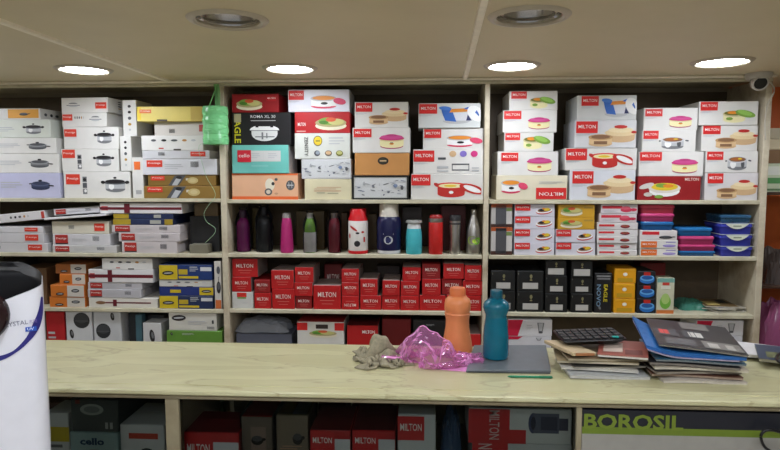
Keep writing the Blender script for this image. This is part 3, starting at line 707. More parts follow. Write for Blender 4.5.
stack([(s_plain('appliance_box', 'peach patterned box with orange edges', (226, 176, 140), orange), 231.6, 298, 173.5, {'yin': .01}),
       (s_plain('appliance_box', 'teal box with red and white label', (110, 190, 180), cello), 231.6, 288.5, 145, {'rz': R(.6), 'side': (200, 200, 200), 'yin': .002, 'depth': .24}),
       (s_plain('appliance_box', 'black cooker box with yellow lettering', (28, 27, 29), eagle1), 231.6, 291, 112.5),
       (s_plain('casserole_box', 'dark red box picturing salad bowl', (146, 22, 28), redfood), 231.6, 279, 94)], ZA, 'leftmost stack', MT)
def zens(o):
    text(o, 'ZENSITY', .18, .12, .245, .86, (60, 60, 60), -90); pic(o, 'yellow_disc', .34, .5, .5, .9); pic(o, 'three_dishes', .34, .08, .88, .36); pic(o, 'text_lines', .62, .5, .9, .86, 'small_print')
def redgreen(o): pic(o, 'salad', .36, .12, .95, .86); text(o, 'MILTON', .06, .34, .2, .5); panel(o, .03, .06, .2, .12, (206, 150, 140), 'small_print')
stack([(s_plain('appliance_box', 'plain cream box', (212, 204, 170), lambda o: pic(o, 'faint_print', .2, .25, .78, .75, 'small_print')), 304.5, 351.5, 179),
       (s_plain('appliance_box', 'white box with faint grey doodles', (206, 206, 208), lambda o: pic(o, 'scribbles', .02, .1, .98, .9)), 301.3, 351.2, 159, {'rz': R(-1)}),
       (s_plain('appliance_box', 'off-white box with yellow disc', (210, 212, 204), zens), 294.5, 350, 133.2, {'rz': R(.8)}),
       (s_plain('casserole_box', 'red box picturing green salad', (178, 26, 30), redgreen), 294.5, 350, 112, {'rz': R(.8), 'yin': .02}),
       (s_milton('pink_open', 'white box picturing open pink pot', (.01, .54, .26, .96), (.36, .1, .94, .84), (226, 226, 236)), 288, 349.3, 89.5, {'rz': R(.8), 'yin': .02})],
      ZA, 'second stack', MT)
def floral(o):
    for r in ((0, 0, 1, .07), (0, .93, 1, 1), (0, .07, .025, .93), (.975, .07, 1, .93)): panel(o, *r, (30, 28, 28), 'dark_border', .003)
    pic(o, 'scribbles', .05, .12, .95, .88)
stack([(s_plain('glassware_box', 'floral box with black border', (196, 200, 194), floral), 352.4, 408.5, 175.5),
       (s_plain('glassware_box', 'plain brown box with dark oval', (196, 140, 80), lambda o: pic(o, 'oval_plain', .42, .48, .62, .82)), 354.6, 409.5, 153),
       (s_milton('pink_pot', 'white box picturing pink-lidded pot', (.02, .62, .33, .95), (.46, .14, .9, .78)), 352.4, 410.3, 127.5),
       (s_milton('peach_pots', 'white box picturing two peach pots', (.02, .62, .33, .97), (.26, .1, .98, .78)), 354.6, 408.3, 102)], ZA, 'third stack', MT)
stack([(s_milton('red_pot', 'white box picturing red handled pot', (.005, .56, .27, .98), (.33, .08, .96, .74), (216, 214, 208)), 411, 483.6, 174),
       (s_milton('sketch_pot', 'white box with three printed ovals', (.005, .5, .3, .95), (.34, .04, .96, .94)), 413.2, 483.8, 149.3),
       (s_milton('pink_open', 'white box picturing open pink pot', (.02, .54, .3, .95), (.38, .06, .98, .76)), 423, 483.8, 128.2, {'yin': .03}),
       (s_milton('blue_pot', 'white box picturing blue pot', (.01, .58, .3, .97), (.34, .14, .99, .92), (212, 216, 214)), 418.5, 480.8, 103.2, {'rz': R(.8)})], ZA, 'rightmost stack', MT)

# ---- second shelf: bottles
m_steel = M((176, 174, 170), .28, 'brushed_steel', .05, .9)
def bottle(name, label, x0, x1, ytop, parts, zb=None, yin=.075, group='bottles on the second shelf', cat='bottle', wrap=None, Y=None, seg=28, rz=0):
    Y = Y or D+yin; zb = ZB if zb is None else zb
    xm = (x0+x1)/2
    a = pt(x0, ytop, Y); c = pt(x1, ytop, Y); r = (c.x-a.x)/2; h = pt(xm, ytop, Y).z-zb
    root = empty(name, ((a.x+c.x)/2, Y, zb), rz); tag(root, label, cat, group)
    for nm, mat, prof in parts:
        lathe(nm, [(q*r, z*h) for q, z in prof], mat, root, seg)
    if wrap:
        rr_ = random.Random(int(x0)); prof = [(r*.9, .0005), (r*1.12, .002)]
        prof += [(r*(1.12+rr_.uniform(-.05, .12)), h*k/9) for k in range(1, 8)] + [(r*.9, h*.88), (r*.5, h*1.0), (r*.7, h*1.06), (r*.3, h*1.07)]
        o = lathe('plastic_wrap', prof, wrap, root, 18, r*.07)
    root['h'] = h; root['r'] = r
    return root, r, h
pl = lambda c, a=.25: plastic(c, a, .12, 'bottle_plastic')
wrapm = plastic((225, 225, 230), .0, .1, 'wrap_film', (90, 90, 94))
body = lambda sh_, top=.8: [(0, 0), (.86, 0), (.96, .02), (1, .06), (1, .5), (.97, .62), (sh_, top), (sh_*.85, top+.05)]
bottle('water_bottle', 'purple water bottle in clear wrap, leftmost on the bottle shelf', 236.5, 249.5, 210, [('bottle_body', M((132, 30, 106), .25, 'bottle'), [(0, 0), (.86, 0), (1, .04), (1, .6), (.95, .68), (.75, .76), (.5, .8), (.5, .84), (0, .84)]), ('cap', M((70, 36, 60), .35, 'cap'), [(.6, .82), (.62, .84), (.62, .96), (.5, 1), (0, 1)])], wrap=wrapm, yin=.1)
bottle('water_bottle', 'black water bottle in clear wrap on the bottle shelf', 256.5, 271.5, 207, [('bottle_body', M((34, 36, 38), .3, 'bottle'), [(0, 0), (.86, 0), (1, .03), (1, .62), (.9, .72), (.66, .8), (.45, .82), (0, .82)]), ('cap', M((24, 24, 26), .35, 'cap'), [(.52, .8), (.54, .82), (.54, .95), (.44, 1), (0, 1)])], wrap=wrapm, yin=.1)
bottle('water_bottle', 'magenta tapered bottle with grey cap on the bottle shelf', 280, 293, 212.8, [('bottle_body', M((168, 38, 104), .3, 'bottle'), [(0, 0), (.9, 0), (1, .02), (.98, .2), (.8, .7), (.66, .86), (.6, .88), (0, .88)]), ('cap', M((150, 146, 142), .35, 'cap'), [(.6, .87), (.64, .875), (.64, .97), (.58, 1), (0, 1)])], yin=.06)
o, r_, h_ = bottle('juice_bottle', 'green topped clear bottle with white wrapper on the bottle shelf', 304, 315.7, 213, [('bottle_body', M((120, 168, 70), .2, 'bottle'), [(0, 0), (.86, 0), (.95, .02), (.95, .5), (.9, .66), (.6, .84), (.45, .88), (0, .88)]), ('cap', M((196, 196, 190), .35, 'cap'), [(.5, .87), (.54, .875), (.54, .98), (.5, 1), (0, 1)]), ('white_sleeve', M((214, 212, 206), .4, 'sleeve'), [(.97, .02), (1.04, .04), (1.02, .5), (.97, .52)])], wrap=wrapm, yin=.07)
bottle('water_bottle', 'maroon bottle in clear wrap with grey cap, left of red-capped flask', 328.5, 340, 213, [('bottle_body', M((128, 34, 50), .28, 'bottle'), [(0, 0), (.9, 0), (1, .03), (1, .6), (.84, .8), (.6, .88), (0, .88)]), ('cap', M((120, 112, 108), .35, 'cap'), [(.6, .87), (.64, .875), (.64, .97), (.58, 1), (0, 1)])], wrap=wrapm, yin=.08)
def on_bottle(o, kind, r, z0, z1, wd):
    me = pic_mesh(kind).copy(); bm = bmesh.new(); bm.from_mesh(me)
    # bend the flat print round the barrel
    bmesh.ops.triangulate(bm, faces=bm.faces)
    for v in bm.verts:
        a = (v.co.x-.5)*wd/r; rr2 = r*1.012-v.co.y*1.0
        v.co = Vector((rr2*math.sin(a), -rr2*math.cos(a), z0+v.co.z*(z1-z0)))
    me2 = bpy.data.meshes.new('printed_picture'); bm.to_mesh(me2); bm.free()
    for m in me.materials: me2.materials.append(m)
    return mesh_obj('printed_picture', me2, o)
o, r_, h_ = bottle('vacuum_flask', 'white flask with red cap, red base and splashed print', 348, 368, 208.5, [('flask_body', M((226, 222, 216), .3, 'flask'), [(0, .07), (.95, .07), (.98, .09), (.98, .72), (.95, .74), (0, .74)]), ('base_ring', M((200, 26, 34), .3, 'flask'), [(0, 0), (.94, 0), (1, .015), (1, .07), (0, .075)]), ('cap', M((206, 26, 36), .28, 'cap'), [(.96, .73), (.94, .78), (.84, .84), (.8, .97), (.7, 1), (0, 1)])], yin=.06, group='flasks on the second shelf', cat='flask')
on_bottle(o, 'girl_jug', r_*.98, h_*.12, h_*.68, r_*1.9)
o, r_, h_ = bottle('vacuum_flask', 'large navy flask with pale cup cap on the bottle shelf', 377, 401, 203.3, [('flask_body', M((24, 26, 66), .28, 'flask'), [(0, .07), (.96, .07), (1, .1), (1, .64), (.92, .72), (.84, .74), (0, .74)]), ('base_ring', M((206, 206, 206), .3, 'flask'), [(0, 0), (.9, 0), (.97, .015), (.97, .07), (0, .075)]), ('cap', M((206, 200, 188), .35, 'cap'), [(.84, .735), (.82, .76), (.8, .97), (.74, 1), (0, 1)])], yin=.07, group='flasks on the second shelf', cat='flask')
on_bottle(o, 'crest', r_, h_*.2, h_*.44, r_*1.1)
bottle('water_bottle', 'turquoise bottle with white neck and grey lid, beside navy flask', 406, 422, 220, [('bottle_body', M((70, 180, 190), .35, 'bottle'), [(0, 0), (.94, 0), (1, .03), (1, .5), (.94, .66), (.86, .76), (0, .76)]), ('neck', M((214, 218, 218), .3, 'bottle'), [(.87, .755), (.82, .84), (.76, .92), (0, .92)]), ('lid', M((150, 150, 146), .3, 'cap'), [(.8, .91), (1.0, .92), (1.02, .95), (.9, 1), (0, 1)])], yin=.05)
bottle('vacuum_flask', 'slim red flask with silver ring on the bottle shelf', 428.8, 443, 214.5, [('flask_body', M((190, 36, 34), .3, 'flask'), [(0, 0), (.94, 0), (1, .02), (1, .8), (.96, .82), (0, .82)]), ('silver_ring', m_steel, [(.98, .81), (1.02, .82), (1.02, .9), (.95, .91), (0, .91)]), ('cap', M((150, 28, 26), .35, 'cap'), [(.92, .905), (.9, .96), (.7, 1), (0, 1)])], yin=.05, group='flasks on the second shelf', cat='flask')
bottle('steel_bottle', 'brushed steel bottle with dark cap, right of slim red flask', 449.3, 461, 215, [('bottle_body', m_steel, [(0, 0), (.9, 0), (.96, .02), (.84, .4), (.96, .7), (.98, .86), (0, .86)]), ('neck_band', M((50, 50, 52), .4, 'band'), [(.98, .76), (1.01, .765), (1.01, .8), (.98, .805)]), ('cap', M((44, 44, 46), .35, 'cap'), [(.98, .855), (.98, .97), (.9, 1), (0, 1)])], yin=.05)
o, r_, h_ = bottle('steel_bottle', 'steel cola-shaped bottle with lime green leaf print', 466.5, 481, 209.5, [('bottle_body', m_steel, [(0, 0), (.86, 0), (.94, .03), (.98, .2), (.96, .4), (.9, .56), (.6, .74), (.38, .86), (.36, .9), (0, .9)]), ('cap', m_steel, [(.4, .89), (.42, .9), (.42, .98), (.36, 1), (0, 1)])], yin=.05)
on_bottle(o, 'leaf', r_*1.0, h_*.2, h_*.44, r_*1.9)
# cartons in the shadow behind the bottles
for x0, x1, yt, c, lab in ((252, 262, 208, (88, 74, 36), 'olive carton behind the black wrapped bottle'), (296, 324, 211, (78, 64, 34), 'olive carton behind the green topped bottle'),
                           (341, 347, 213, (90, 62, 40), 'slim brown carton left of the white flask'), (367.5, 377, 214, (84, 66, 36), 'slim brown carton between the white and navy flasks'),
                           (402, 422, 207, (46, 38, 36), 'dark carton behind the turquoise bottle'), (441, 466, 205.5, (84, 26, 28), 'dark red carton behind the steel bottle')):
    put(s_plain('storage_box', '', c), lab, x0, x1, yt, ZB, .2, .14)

# ---- third shelf: red boxes
def redbox(o):
    text(o, 'MILTON', .17, .52, .83, .73, (232, 214, 206)); panel(o, .24, .36, .76, .385, (206, 120, 110), 'printed_line'); panel(o, .3, .22, .7, .24, (206, 120, 110), 'printed_line')
    w_, d_, h_ = DIM[o.name]
def redbox_flip(o):
    text(o, 'MILTON', .17, .24, .83, .45, (232, 214, 206), 180); panel(o, .24, .6, .76, .63, (206, 120, 110), 'printed_line')
RB = s_plain('bottle_box', 'red bottle box', (182, 26, 28), redbox)
RBD = s_plain('bottle_box', 'darker red bottle box', (140, 24, 26), redbox)
RBF = s_plain('bottle_box', 'red bottle box with upside-down lettering', (186, 26, 28), redbox_flip)
RBL = s_plain('bottle_box', 'large red bottle box', (182, 26, 28), redbox)
WB = s_plain('bottle_box', 'white box with red label', (204, 204, 200), lambda o: (panel(o, .24, .7, .7, .96, (206, 50, 40), 'logo_panel'), panel(o, .26, .6, .68, .68, (120, 160, 70)), pic(o, 'text_lines', .5, .28, .8, .38, 'small_print')))
rd_ = dict(group='red bottle boxes on the third shelf', flap=True, depth=.22, yin=.02)
nth = ['leftmost', 'second', 'third', 'fourth', 'fifth', 'sixth', 'seventh', 'eighth', 'ninth', 'tenth', 'eleventh', 'rightmost']
cols = [[(WB, 231.8, 252.8, 292), (RB, 231.8, 251, 277.3), (RBL, 231.8, 257.6, 258.9)],
        [(RB, 254, 271.2, 293), (RBD, 254, 270, 280)],
        [(RB, 271.8, 294.6, 289), (RB, 271, 293.6, 270.3)],
        [(RBD, 295.4, 312, 296), (RB, 294, 312.4, 282.7), (RB, 294.8, 313.4, 267.3)],
        [(RBL, 313.2, 340.8, 285.5)],
        [(RBF, 341.4, 359, 296), (RB, 341.6, 359, 282.6), (RB, 341.4, 359, 268.8)],
        [(RB, 360, 381.4, 295.6), (RB, 360, 377.6, 279)],
        [(RB, 382, 400, 295.2), (RB, 382.4, 399.8, 280.6)],
        [(RB, 400.4, 419, 296), (RB, 400.6, 419.5, 281.4), (RB, 402.4, 421, 267.2)],
        [(RBL, 419.4, 445.8, 295.3), (RB, 422, 440.8, 279.0), (RBD, 422, 440.4, 264)],
        [(RB, 446.4, 464.8, 295), (RBD, 441.6, 462, 279), (RB, 443.4, 464, 263.6)],
        [(RB, 465.4, 481.6, 295.8), (RB, 462.8, 482.6, 280.6), (RB, 464.6, 481.8, 265.2)]]
for c, nm in zip(cols, nth): stack(c, ZC, nm+' stack', M3, **rd_)
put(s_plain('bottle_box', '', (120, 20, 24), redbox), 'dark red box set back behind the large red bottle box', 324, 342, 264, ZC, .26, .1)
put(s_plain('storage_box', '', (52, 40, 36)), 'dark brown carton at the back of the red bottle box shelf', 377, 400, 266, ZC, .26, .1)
# ---- bottom shelf behind the counter
def lump(name, label, cx, cy, zb, w_, d_, h_, mat, cat, seed, n=18, wr=.25, parent=None, group=None):
    """a crumpled closed bag / heap on its flat base"""
    rnd = random.Random(seed); ph = [(rnd.uniform(2, 6), rnd.uniform(2, 6), rnd.uniform(0, 6.28), rnd.uniform(-.5, .5)) for _ in range(9)]
    bm = bmesh.new(); g = []
    for j in range(n+1):
        row = []
        for i in range(n+1):
            u, v = i/n*2-1, j/n*2-1
            e = max(0, 1-(abs(u)**3.2+abs(v)**3.2)); base = e**.45
            q = sum(math.sin(a*2*u+b_*2*v+p)*k for a, b_, p, k in ph)/3
            z = max(0, base*(1+wr*q))*h_*(1+rnd.uniform(-.07, .07))
            s = 1+.06*math.sin(5*u+seed)+.05*math.sin(7*v)
            row.append(bm.verts.new((u*w_/2*s, v*d_/2*s, z)))
        g.append(row)
    for j in range(n):
        for i in range(n): bm.faces.new((g[j][i], g[j][i+1], g[j+1][i+1], g[j+1][i]))
    be = [v for v in g[0]]+[g[j][n] for j in range(1, n+1)]+g[n][-2::-1]+[g[j][0] for j in range(n-1, 0, -1)]
    o = bm_obj(name, bm, mat, parent, smooth=False, loc=(cx, cy, zb))
    if label: tag(o, label, cat, group)
    return o
a = pt(264, 335, D+.15)
lumpz = pt(264, 327, D+.08).z
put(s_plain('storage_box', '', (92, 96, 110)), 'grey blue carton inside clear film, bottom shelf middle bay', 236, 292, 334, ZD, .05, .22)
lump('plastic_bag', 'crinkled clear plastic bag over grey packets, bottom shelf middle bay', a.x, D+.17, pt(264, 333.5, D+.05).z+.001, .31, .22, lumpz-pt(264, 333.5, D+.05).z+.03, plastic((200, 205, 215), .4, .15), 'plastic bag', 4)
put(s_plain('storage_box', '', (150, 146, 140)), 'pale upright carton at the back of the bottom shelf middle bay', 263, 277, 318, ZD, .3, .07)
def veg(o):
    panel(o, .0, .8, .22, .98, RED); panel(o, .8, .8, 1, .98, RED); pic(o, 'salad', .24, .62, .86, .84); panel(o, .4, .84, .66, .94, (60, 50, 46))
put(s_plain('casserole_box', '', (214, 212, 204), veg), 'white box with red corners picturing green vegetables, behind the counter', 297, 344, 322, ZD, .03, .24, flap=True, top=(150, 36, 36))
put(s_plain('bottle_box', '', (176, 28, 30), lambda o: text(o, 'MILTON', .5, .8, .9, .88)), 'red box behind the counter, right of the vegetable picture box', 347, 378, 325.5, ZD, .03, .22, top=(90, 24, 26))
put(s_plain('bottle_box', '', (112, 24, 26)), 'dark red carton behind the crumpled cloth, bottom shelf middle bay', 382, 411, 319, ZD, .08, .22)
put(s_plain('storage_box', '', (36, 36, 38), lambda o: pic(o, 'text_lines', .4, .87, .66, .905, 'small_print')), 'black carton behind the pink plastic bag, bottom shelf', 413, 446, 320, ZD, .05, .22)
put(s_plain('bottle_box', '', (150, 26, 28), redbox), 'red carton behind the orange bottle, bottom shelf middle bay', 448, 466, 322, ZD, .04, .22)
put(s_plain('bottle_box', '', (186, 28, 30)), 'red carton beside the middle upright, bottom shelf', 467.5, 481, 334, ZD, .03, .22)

# ================================================================== RIGHT BAY
RTp, RS, R3, R4 = 'top shelf right bay', 'second shelf right bay', 'third shelf right bay', 'bottom shelf right bay'
def flipcream(o):
    brand(o, 'MILTON', .56, .04, .985, .5, RED, 180); pic(o, 'text_lines', .6, .64, .96, .76, 'small_print')
    pic(o, 'pink_open', .06, .22, .44, .92)
    DIMo = DIM[o.name]
stack([(s_plain('casserole_box', 'cream box with upside-down lettering', (224, 216, 190), flipcream), 496.5, 567.8, 175.5, {'yin': .008}),
       (s_milton('pink_pot', 'white box picturing pink-lidded pot', (.06, .6, .34, .95), (.48, .12, .9, .8)), 497.6, 558.6, 151.5),
       (s_milton('green_pot', 'white box picturing green-lidded pot', (.02, .6, .32, .97), (.38, .08, .96, .92)), 504.2, 554, 132.5),
       (s_milton('pink_pot', 'white box picturing pink-lidded pot', (.02, .6, .34, .97), (.46, .12, .88, .72)), 503, 557.2, 110.2),
       (s_milton('green_pot', 'white box picturing green-lidded pot', (.04, .6, .36, .98), (.42, .06, .98, .78)), 509.3, 558, 91)], ZA, 'leftmost stack', RTp)
stack([(s_milton('peach_pots', 'white box picturing two peach pots', (.04, .56, .36, .97), (.26, .06, .99, .86), (216, 218, 224)), 569.8, 636, 170.3),
       (s_milton('red_pot', 'white box picturing red handled pot', (.005, .46, .3, .98), (.34, .08, .93, .86)), 565.6, 637.4, 148.2),
       (s_milton('peach_pots', 'white box picturing two peach pots', (.02, .54, .37, .96), (.22, .04, .99, .84), (214, 214, 216)), 575, 637, 120.2),
       (s_milton('blue_pot', 'white box picturing blue pot', (.07, .58, .36, .97), (.42, .1, .99, .92), (208, 210, 208)), 577.4, 637, 95.3)], ZA, 'second stack', RTp)
def feast(o): pic(o, 'feast', .02, .06, .74, .96); text(o, 'MILTON', .74, .82, .96, .94, (236, 220, 210)); 
stack([(s_plain('casserole_box', 'dark red box picturing food feast', (150, 30, 34), feast), 638.2, 701.4, 176.4),
       (s_milton('pink_pot', 'white box picturing pink-lidded pot', (.01, .64, .35, .99), (.5, .1, .92, .76)), 639.4, 704, 151.7),
       (s_milton('steel_pot', 'white box picturing steel pot', (.02, .6, .3, .98), (.32, .1, .86, .76)), 642.4, 696.4, 130.3),
       (s_milton('pink_pot', 'white box picturing pink-lidded pot', (.02, .62, .34, .95), (.46, .1, .9, .68)), 644.2, 698.4, 107.8)], ZA, 'third stack', RTp)
stack([(s_milton('peach_pots', 'pale box picturing two faded pots', (.05, .62, .34, .98), (.22, .04, .98, .76), (216, 212, 212)), 705.2, 758.8, 172.8),
       (s_milton('steel_pot', 'white box picturing steel pot', (.02, .6, .33, .98), (.38, .1, .86, .84)), 706, 758.8, 151.2),
       (s_milton('peach_pots', 'white box picturing two peach pots', (.02, .66, .33, .99), (.24, .08, .98, .86)), 702, 758.8, 125.4),
       (s_milton('green_pot', 'white box picturing green-lidded pot', (.02, .62, .31, .98), (.4, .08, .98, .72)), 699.6, 758.8, 101.3, {'rz': R(-.5)})], ZA, 'rightmost stack', RTp)
# ---- second shelf
def strip_side(o):
    panel(o, .22, .05, .72, .97, (76, 76, 80)); panel(o, .0, .0, 1, .14, (70, 42, 34)); panel(o, .72, .7, .98, .84, (110, 130, 70)); panel(o, .0, .86, 1, 1, (176, 84, 40))
stack([(s_plain('utensil_box', 'white box with dark grey centre strip', (200, 196, 192), strip_side), 491, 512.6, 227.3), (s_plain('utensil_box', 'white box with dark grey centre strip', (190, 186, 182), strip_side), 491, 512.6, 204.3)], ZB, 'column', 'by middle upright', group='grey striped boxes')
def tray(o): brand(o, 'MILTON', .01, .48, .39, .98, RED); pic(o, 'tray', .5, .1, .95, .96); pic(o, 'text_lines', .05, .24, .25, .4, 'small_print')
TR = s_plain('lunch_tray_box', 'flat white box picturing food tray', (214, 212, 222), tray)
def olive(o): pic(o, 'salad', .04, .1, .68, .94); panel(o, .7, .7, .96, .84, (176, 140, 60))
OL = s_plain('lunch_tray_box', 'olive yellow box picturing food', (206, 158, 44), olive)
stack([(TR, 514.2, 554.6, 242.6), (TR, 514.2, 554.8, 229.2), (TR, 514.6, 555, 216.4), (TR, 514.8, 555, 204.2)], ZB, 'leftmost tray stack', RS, group='food tray boxes', jit=.2)
stack([(TR, 555.8, 595.6, 242.6), (TR, 555.8, 595.6, 229.6), (OL, 558.4, 594.8, 217.8), (OL, 558.6, 595, 204.6)], ZB, 'second tray stack', RS, group='food tray boxes', jit=.2)
def dish(o): panel(o, .04, .45, .42, .75, (206, 50, 56), 'logo_panel'); pic(o, 'dish', .56, .14, .86, .86); pic(o, 'text_lines', .04, .16, .26, .36, 'small_print')
def dishp(o): panel(o, .04, .55, .58, .85, (206, 50, 66), 'logo_panel'); pic(o, 'dish_pink', .5, .1, .98, .9); pic(o, 'text_lines', .08, .16, .4, .36, 'small_print')
DS = s_plain('dish_box', 'thin white box picturing brown dish', (218, 214, 212), dish); DP = s_plain('dish_box', 'white box picturing pink dishes', (216, 206, 210), dishp)
stack([(DS, 597.6, 637.4, 250), (DS, 597.4, 637.4, 243.2), (DS, 597.2, 637.6, 236.6), (DS, 597, 638, 229.8), (DS, 597.4, 638.2, 222.6), (DP, 599.8, 637, 213.8), (DP, 601, 638, 204.4)], ZB, 'dish box stack', RS, group='thin dish boxes', jit=.3)
def orl(o): brand(o, 'MILTON', .02, .1, .44, .86, (224, 110, 40)); pic(o, 'dish_purple', .58, .12, .96, .6); panel(o, .68, .7, .94, .82, (140, 130, 190))
def rdl(o): panel(o, .06, .56, .52, .9, (206, 40, 50), 'logo_panel'); pic(o, 'dark_dish', .5, .08, .96, .6)
z1 = stack([(s_plain('dish_box', 'thin white box with orange label', W, orl), 640.2, 678, 248.4), (s_plain('dish_box', 'thin white box with orange label', W, orl), 640.2, 678.2, 240.2), (s_plain('dish_box', 'thin white box picturing dark dish', (222, 216, 214), rdl), 640, 677.4, 230.6)], ZB, 'stack under tubs', RS, jit=.4)
def tub(x0, x1, ytop, zb, rgb, label, yin=.02, depth=.2, latch=False, group='plastic food tubs', lid_rgb=None, clear=False):
    Y = D+yin; a = pt(x0, ytop, Y); c = pt(x1, ytop, Y); w_ = c.x-a.x; h_ = pt((x0+x1)/2, ytop, Y).z-zb
    t = empty('food_container', ((a.x+c.x)/2, Y+depth/2, zb)); tag(t, label, 'container', group)
    mb = M(rgb, .25, 'tub', .04) if not clear else plastic(rgb, .45, .1, 'clear_tub'); ml = M(lid_rgb or tuple(min(255, int(v*1.12)+6) for v in rgb), .25, 'tub_lid', .04)
    if clear: ml = plastic(lid_rgb or rgb, .5, .1, 'clear_lid')
    loft('tub_body', w_, depth, .018, [(.010, 0), (.008, .003), (.004, h_*.66), (.004, h_*.7)], mb, t)
    loft('lid', w_, depth, .018, [(.003, h_*.64), (0, h_*.66), (0, h_*.84), (.003, h_*.88), (.006, h_*.99), (.009, h_)], ml, t)
    if latch:
        bm = bmesh.new(); n = 12; v0 = []; v1 = []
        for k in range(n+1):
            u = -1+2*k/n; zt2 = h_*.93; zb2 = h_*(.9-.42*(1-u*u))
            for (yy, lst) in ((-depth/2-.004, v0), (-depth/2+.001, v1)):
                lst.append((bm.verts.new((u*w_*.33, yy, zt2)), bm.verts.new((u*w_*.33, yy, zb2))))
        for k in range(n):
            bm.faces.new((v0[k][0], v0[k][1], v0[k+1][1], v0[k+1][0]))
            bm.faces.new((v0[k][0], v0[k+1][0], v1[k+1][0], v1[k][0])); bm.faces.new((v0[k][1], v1[k][1], v1[k+1][1], v0[k+1][1]))
        bmesh.ops.recalc_face_normals(bm, faces=bm.faces)
        bm_obj('clip_latch', bm, M((222, 226, 210), .3, 'latch'), t)
        box('clip_slot', -w_*.12, w_*.12, -depth/2-.0052, -depth/2-.003, h_*.68, h_*.8, M((150, 160, 140), .4, 'slot'), t, 0)
        box('rim', -w_*.5, w_*.5, -depth/2-.0016, depth/2, h_*.955, h_*.995, M((190, 196, 200), .3, 'rim'), t, 0)
    return pt((x0+x1)/2, ytop, Y).z
BL, PK, RP = (30, 86, 140), (172, 58, 104), (184, 62, 82)
z1 = tub(641.6, 675, 221.8, z1, BL, 'blue plastic tub on thin white boxes, lowest of three tubs')+.0006
z1 = tub(641, 675.6, 213.6, z1, PK, 'pink plastic tub between the blue and coral tubs')+.0006
tub(641, 676, 205, z1, RP, 'coral pink plastic tub topping the tub stack under shelf')
z1 = tub(680, 716.6, 251.2, ZB, BL, 'blue tub at the bottom of the four-tub stack')+.0006
z1 = tub(679.6, 716.8, 244.8, z1, PK, 'shallow pink tub, second up of the four-tub stack')+.0006
z1 = tub(680, 715.6, 236.4, z1, PK, 'deeper pink tub, third up of the four-tub stack')+.0006
tub(679, 713.6, 227.8, z1, (30, 96, 150), 'blue tub topping the four-tub stack')
IN = (54, 60, 160)
z1 = tub(720.6, 754, 246.2, ZB, IN, 'indigo lunch box with white clip, lowest of three', latch=True, group='clip lunch boxes')+.0006
z1 = tub(720.6, 754, 234.4, z1, IN, 'indigo lunch box with white clip, middle of three', latch=True, group='clip lunch boxes')+.0006
z1 = tub(720.4, 754, 223.2, z1, IN, 'indigo lunch box with white clip, upper of three', latch=True, group='clip lunch boxes')+.0006
tub(721.4, 753, 215, z1, (70, 120, 160), 'clear blue tub on top of the clip lunch boxes', clear=True)
# ---- third shelf
def blk(o): panel(o, .22, .12, .8, .42, (186, 184, 178), 'paper_label'); pic(o, 'stamp', .42, .5, .64, .84); panel(o, .05, .8, .07, .9, (120, 120, 110))
def blkt(o): panel(o, .12, .08, .88, .5, (186, 184, 178), 'paper_label'); pic(o, 'stamp', .4, .54, .62, .9)
BK = s_plain('glassware_box', 'black box with paper label', (25, 26, 26), blk); BT = s_plain('glassware_box', 'shorter black box with wide label', (25, 26, 26), blkt)
bk = dict(group='black labelled boxes', flap=True, depth=.22, yin=.018)
stack([(BK, 491, 515.6, 291), (BK, 491, 515.6, 270.8)], ZC, 'leftmost black stack', R3, **bk)
stack([(BK, 517, 543.8, 291.4), (BK, 517, 543.8, 271)], ZC, 'second black stack', R3, **bk)
stack([(BK, 545.4, 567.6, 293.8), (BK, 545.4, 567.6, 275.8), (BT, 545.6, 566.8, 260.8)], ZC, 'third black stack', R3, **bk)
stack([(BK, 571, 593, 293.9), (BK, 571, 593, 277), (BT, 571.4, 593, 261.2)], ZC, 'rightmost black stack', R3, **bk)
def eagle2(o): text(o, 'EAGLE', .52, .28, .74, .72, (214, 196, 40), -90, .02); text(o, 'NOVO', .12, .16, .36, .72, (120, 150, 176), -90, .02); panel(o, .1, .92, .9, .94, (170, 170, 170)); panel(o, .14, .84, .88, .89, (110, 110, 112)); pic(o, 'swirl', .1, .03, .5, .2)
put(s_plain('appliance_box', '', (26, 26, 28), eagle2), 'black box with yellow vertical lettering beside the yellow boxes', 594.8, 612.6, 273.3, ZC, .02, .2, flap=True)
def yl(o): pic(o, 'tea_glass', .06, .1, .94, .96)
YL = s_plain('tea_box', 'small yellow box', (226, 160, 24), yl)
stack([(YL, 613.6, 635.6, 298.8), (YL, 613.8, 635.4, 283.6), (YL, 614.6, 636.4, 268.6)], ZC, 'yellow stack', R3, depth=.16, yin=.02, flap=True, group='small yellow boxes', jit=1.2)
def bb(o): pic(o, 'blue_dish', .08, .06, .96, .96)
BB = s_plain('glassware_box', 'black box picturing blue bowl', (28, 30, 36), bb)
stack([(BB, 637, 656, 298.8), (BB, 637, 656, 284.8), (BB, 637.4, 656, 271.4)], ZC, 'bowl box stack', R3, depth=.2, yin=.02, flap=True, group='blue bowl boxes')
put(s_plain('utensil_box', '', (206, 206, 180), lambda o: (panel(o, 0, .88, 1, 1, (120, 170, 160)), panel(o, 0, 0, 1, .1, (206, 120, 60)), pic(o, 'green_pack', .1, .1, .9, .86), panel(o, .3, .8, .7, .88, (206, 70, 60)))), 'upright green and white packet box next to the blue bowl boxes', 657.4, 675, 278.2, ZC, .02, .08, flap=True)
put(s_plain('storage_box', '', (130, 30, 36)), 'dark red carton behind the blue bowl boxes', 640, 666, 263, ZC, .26, .1)

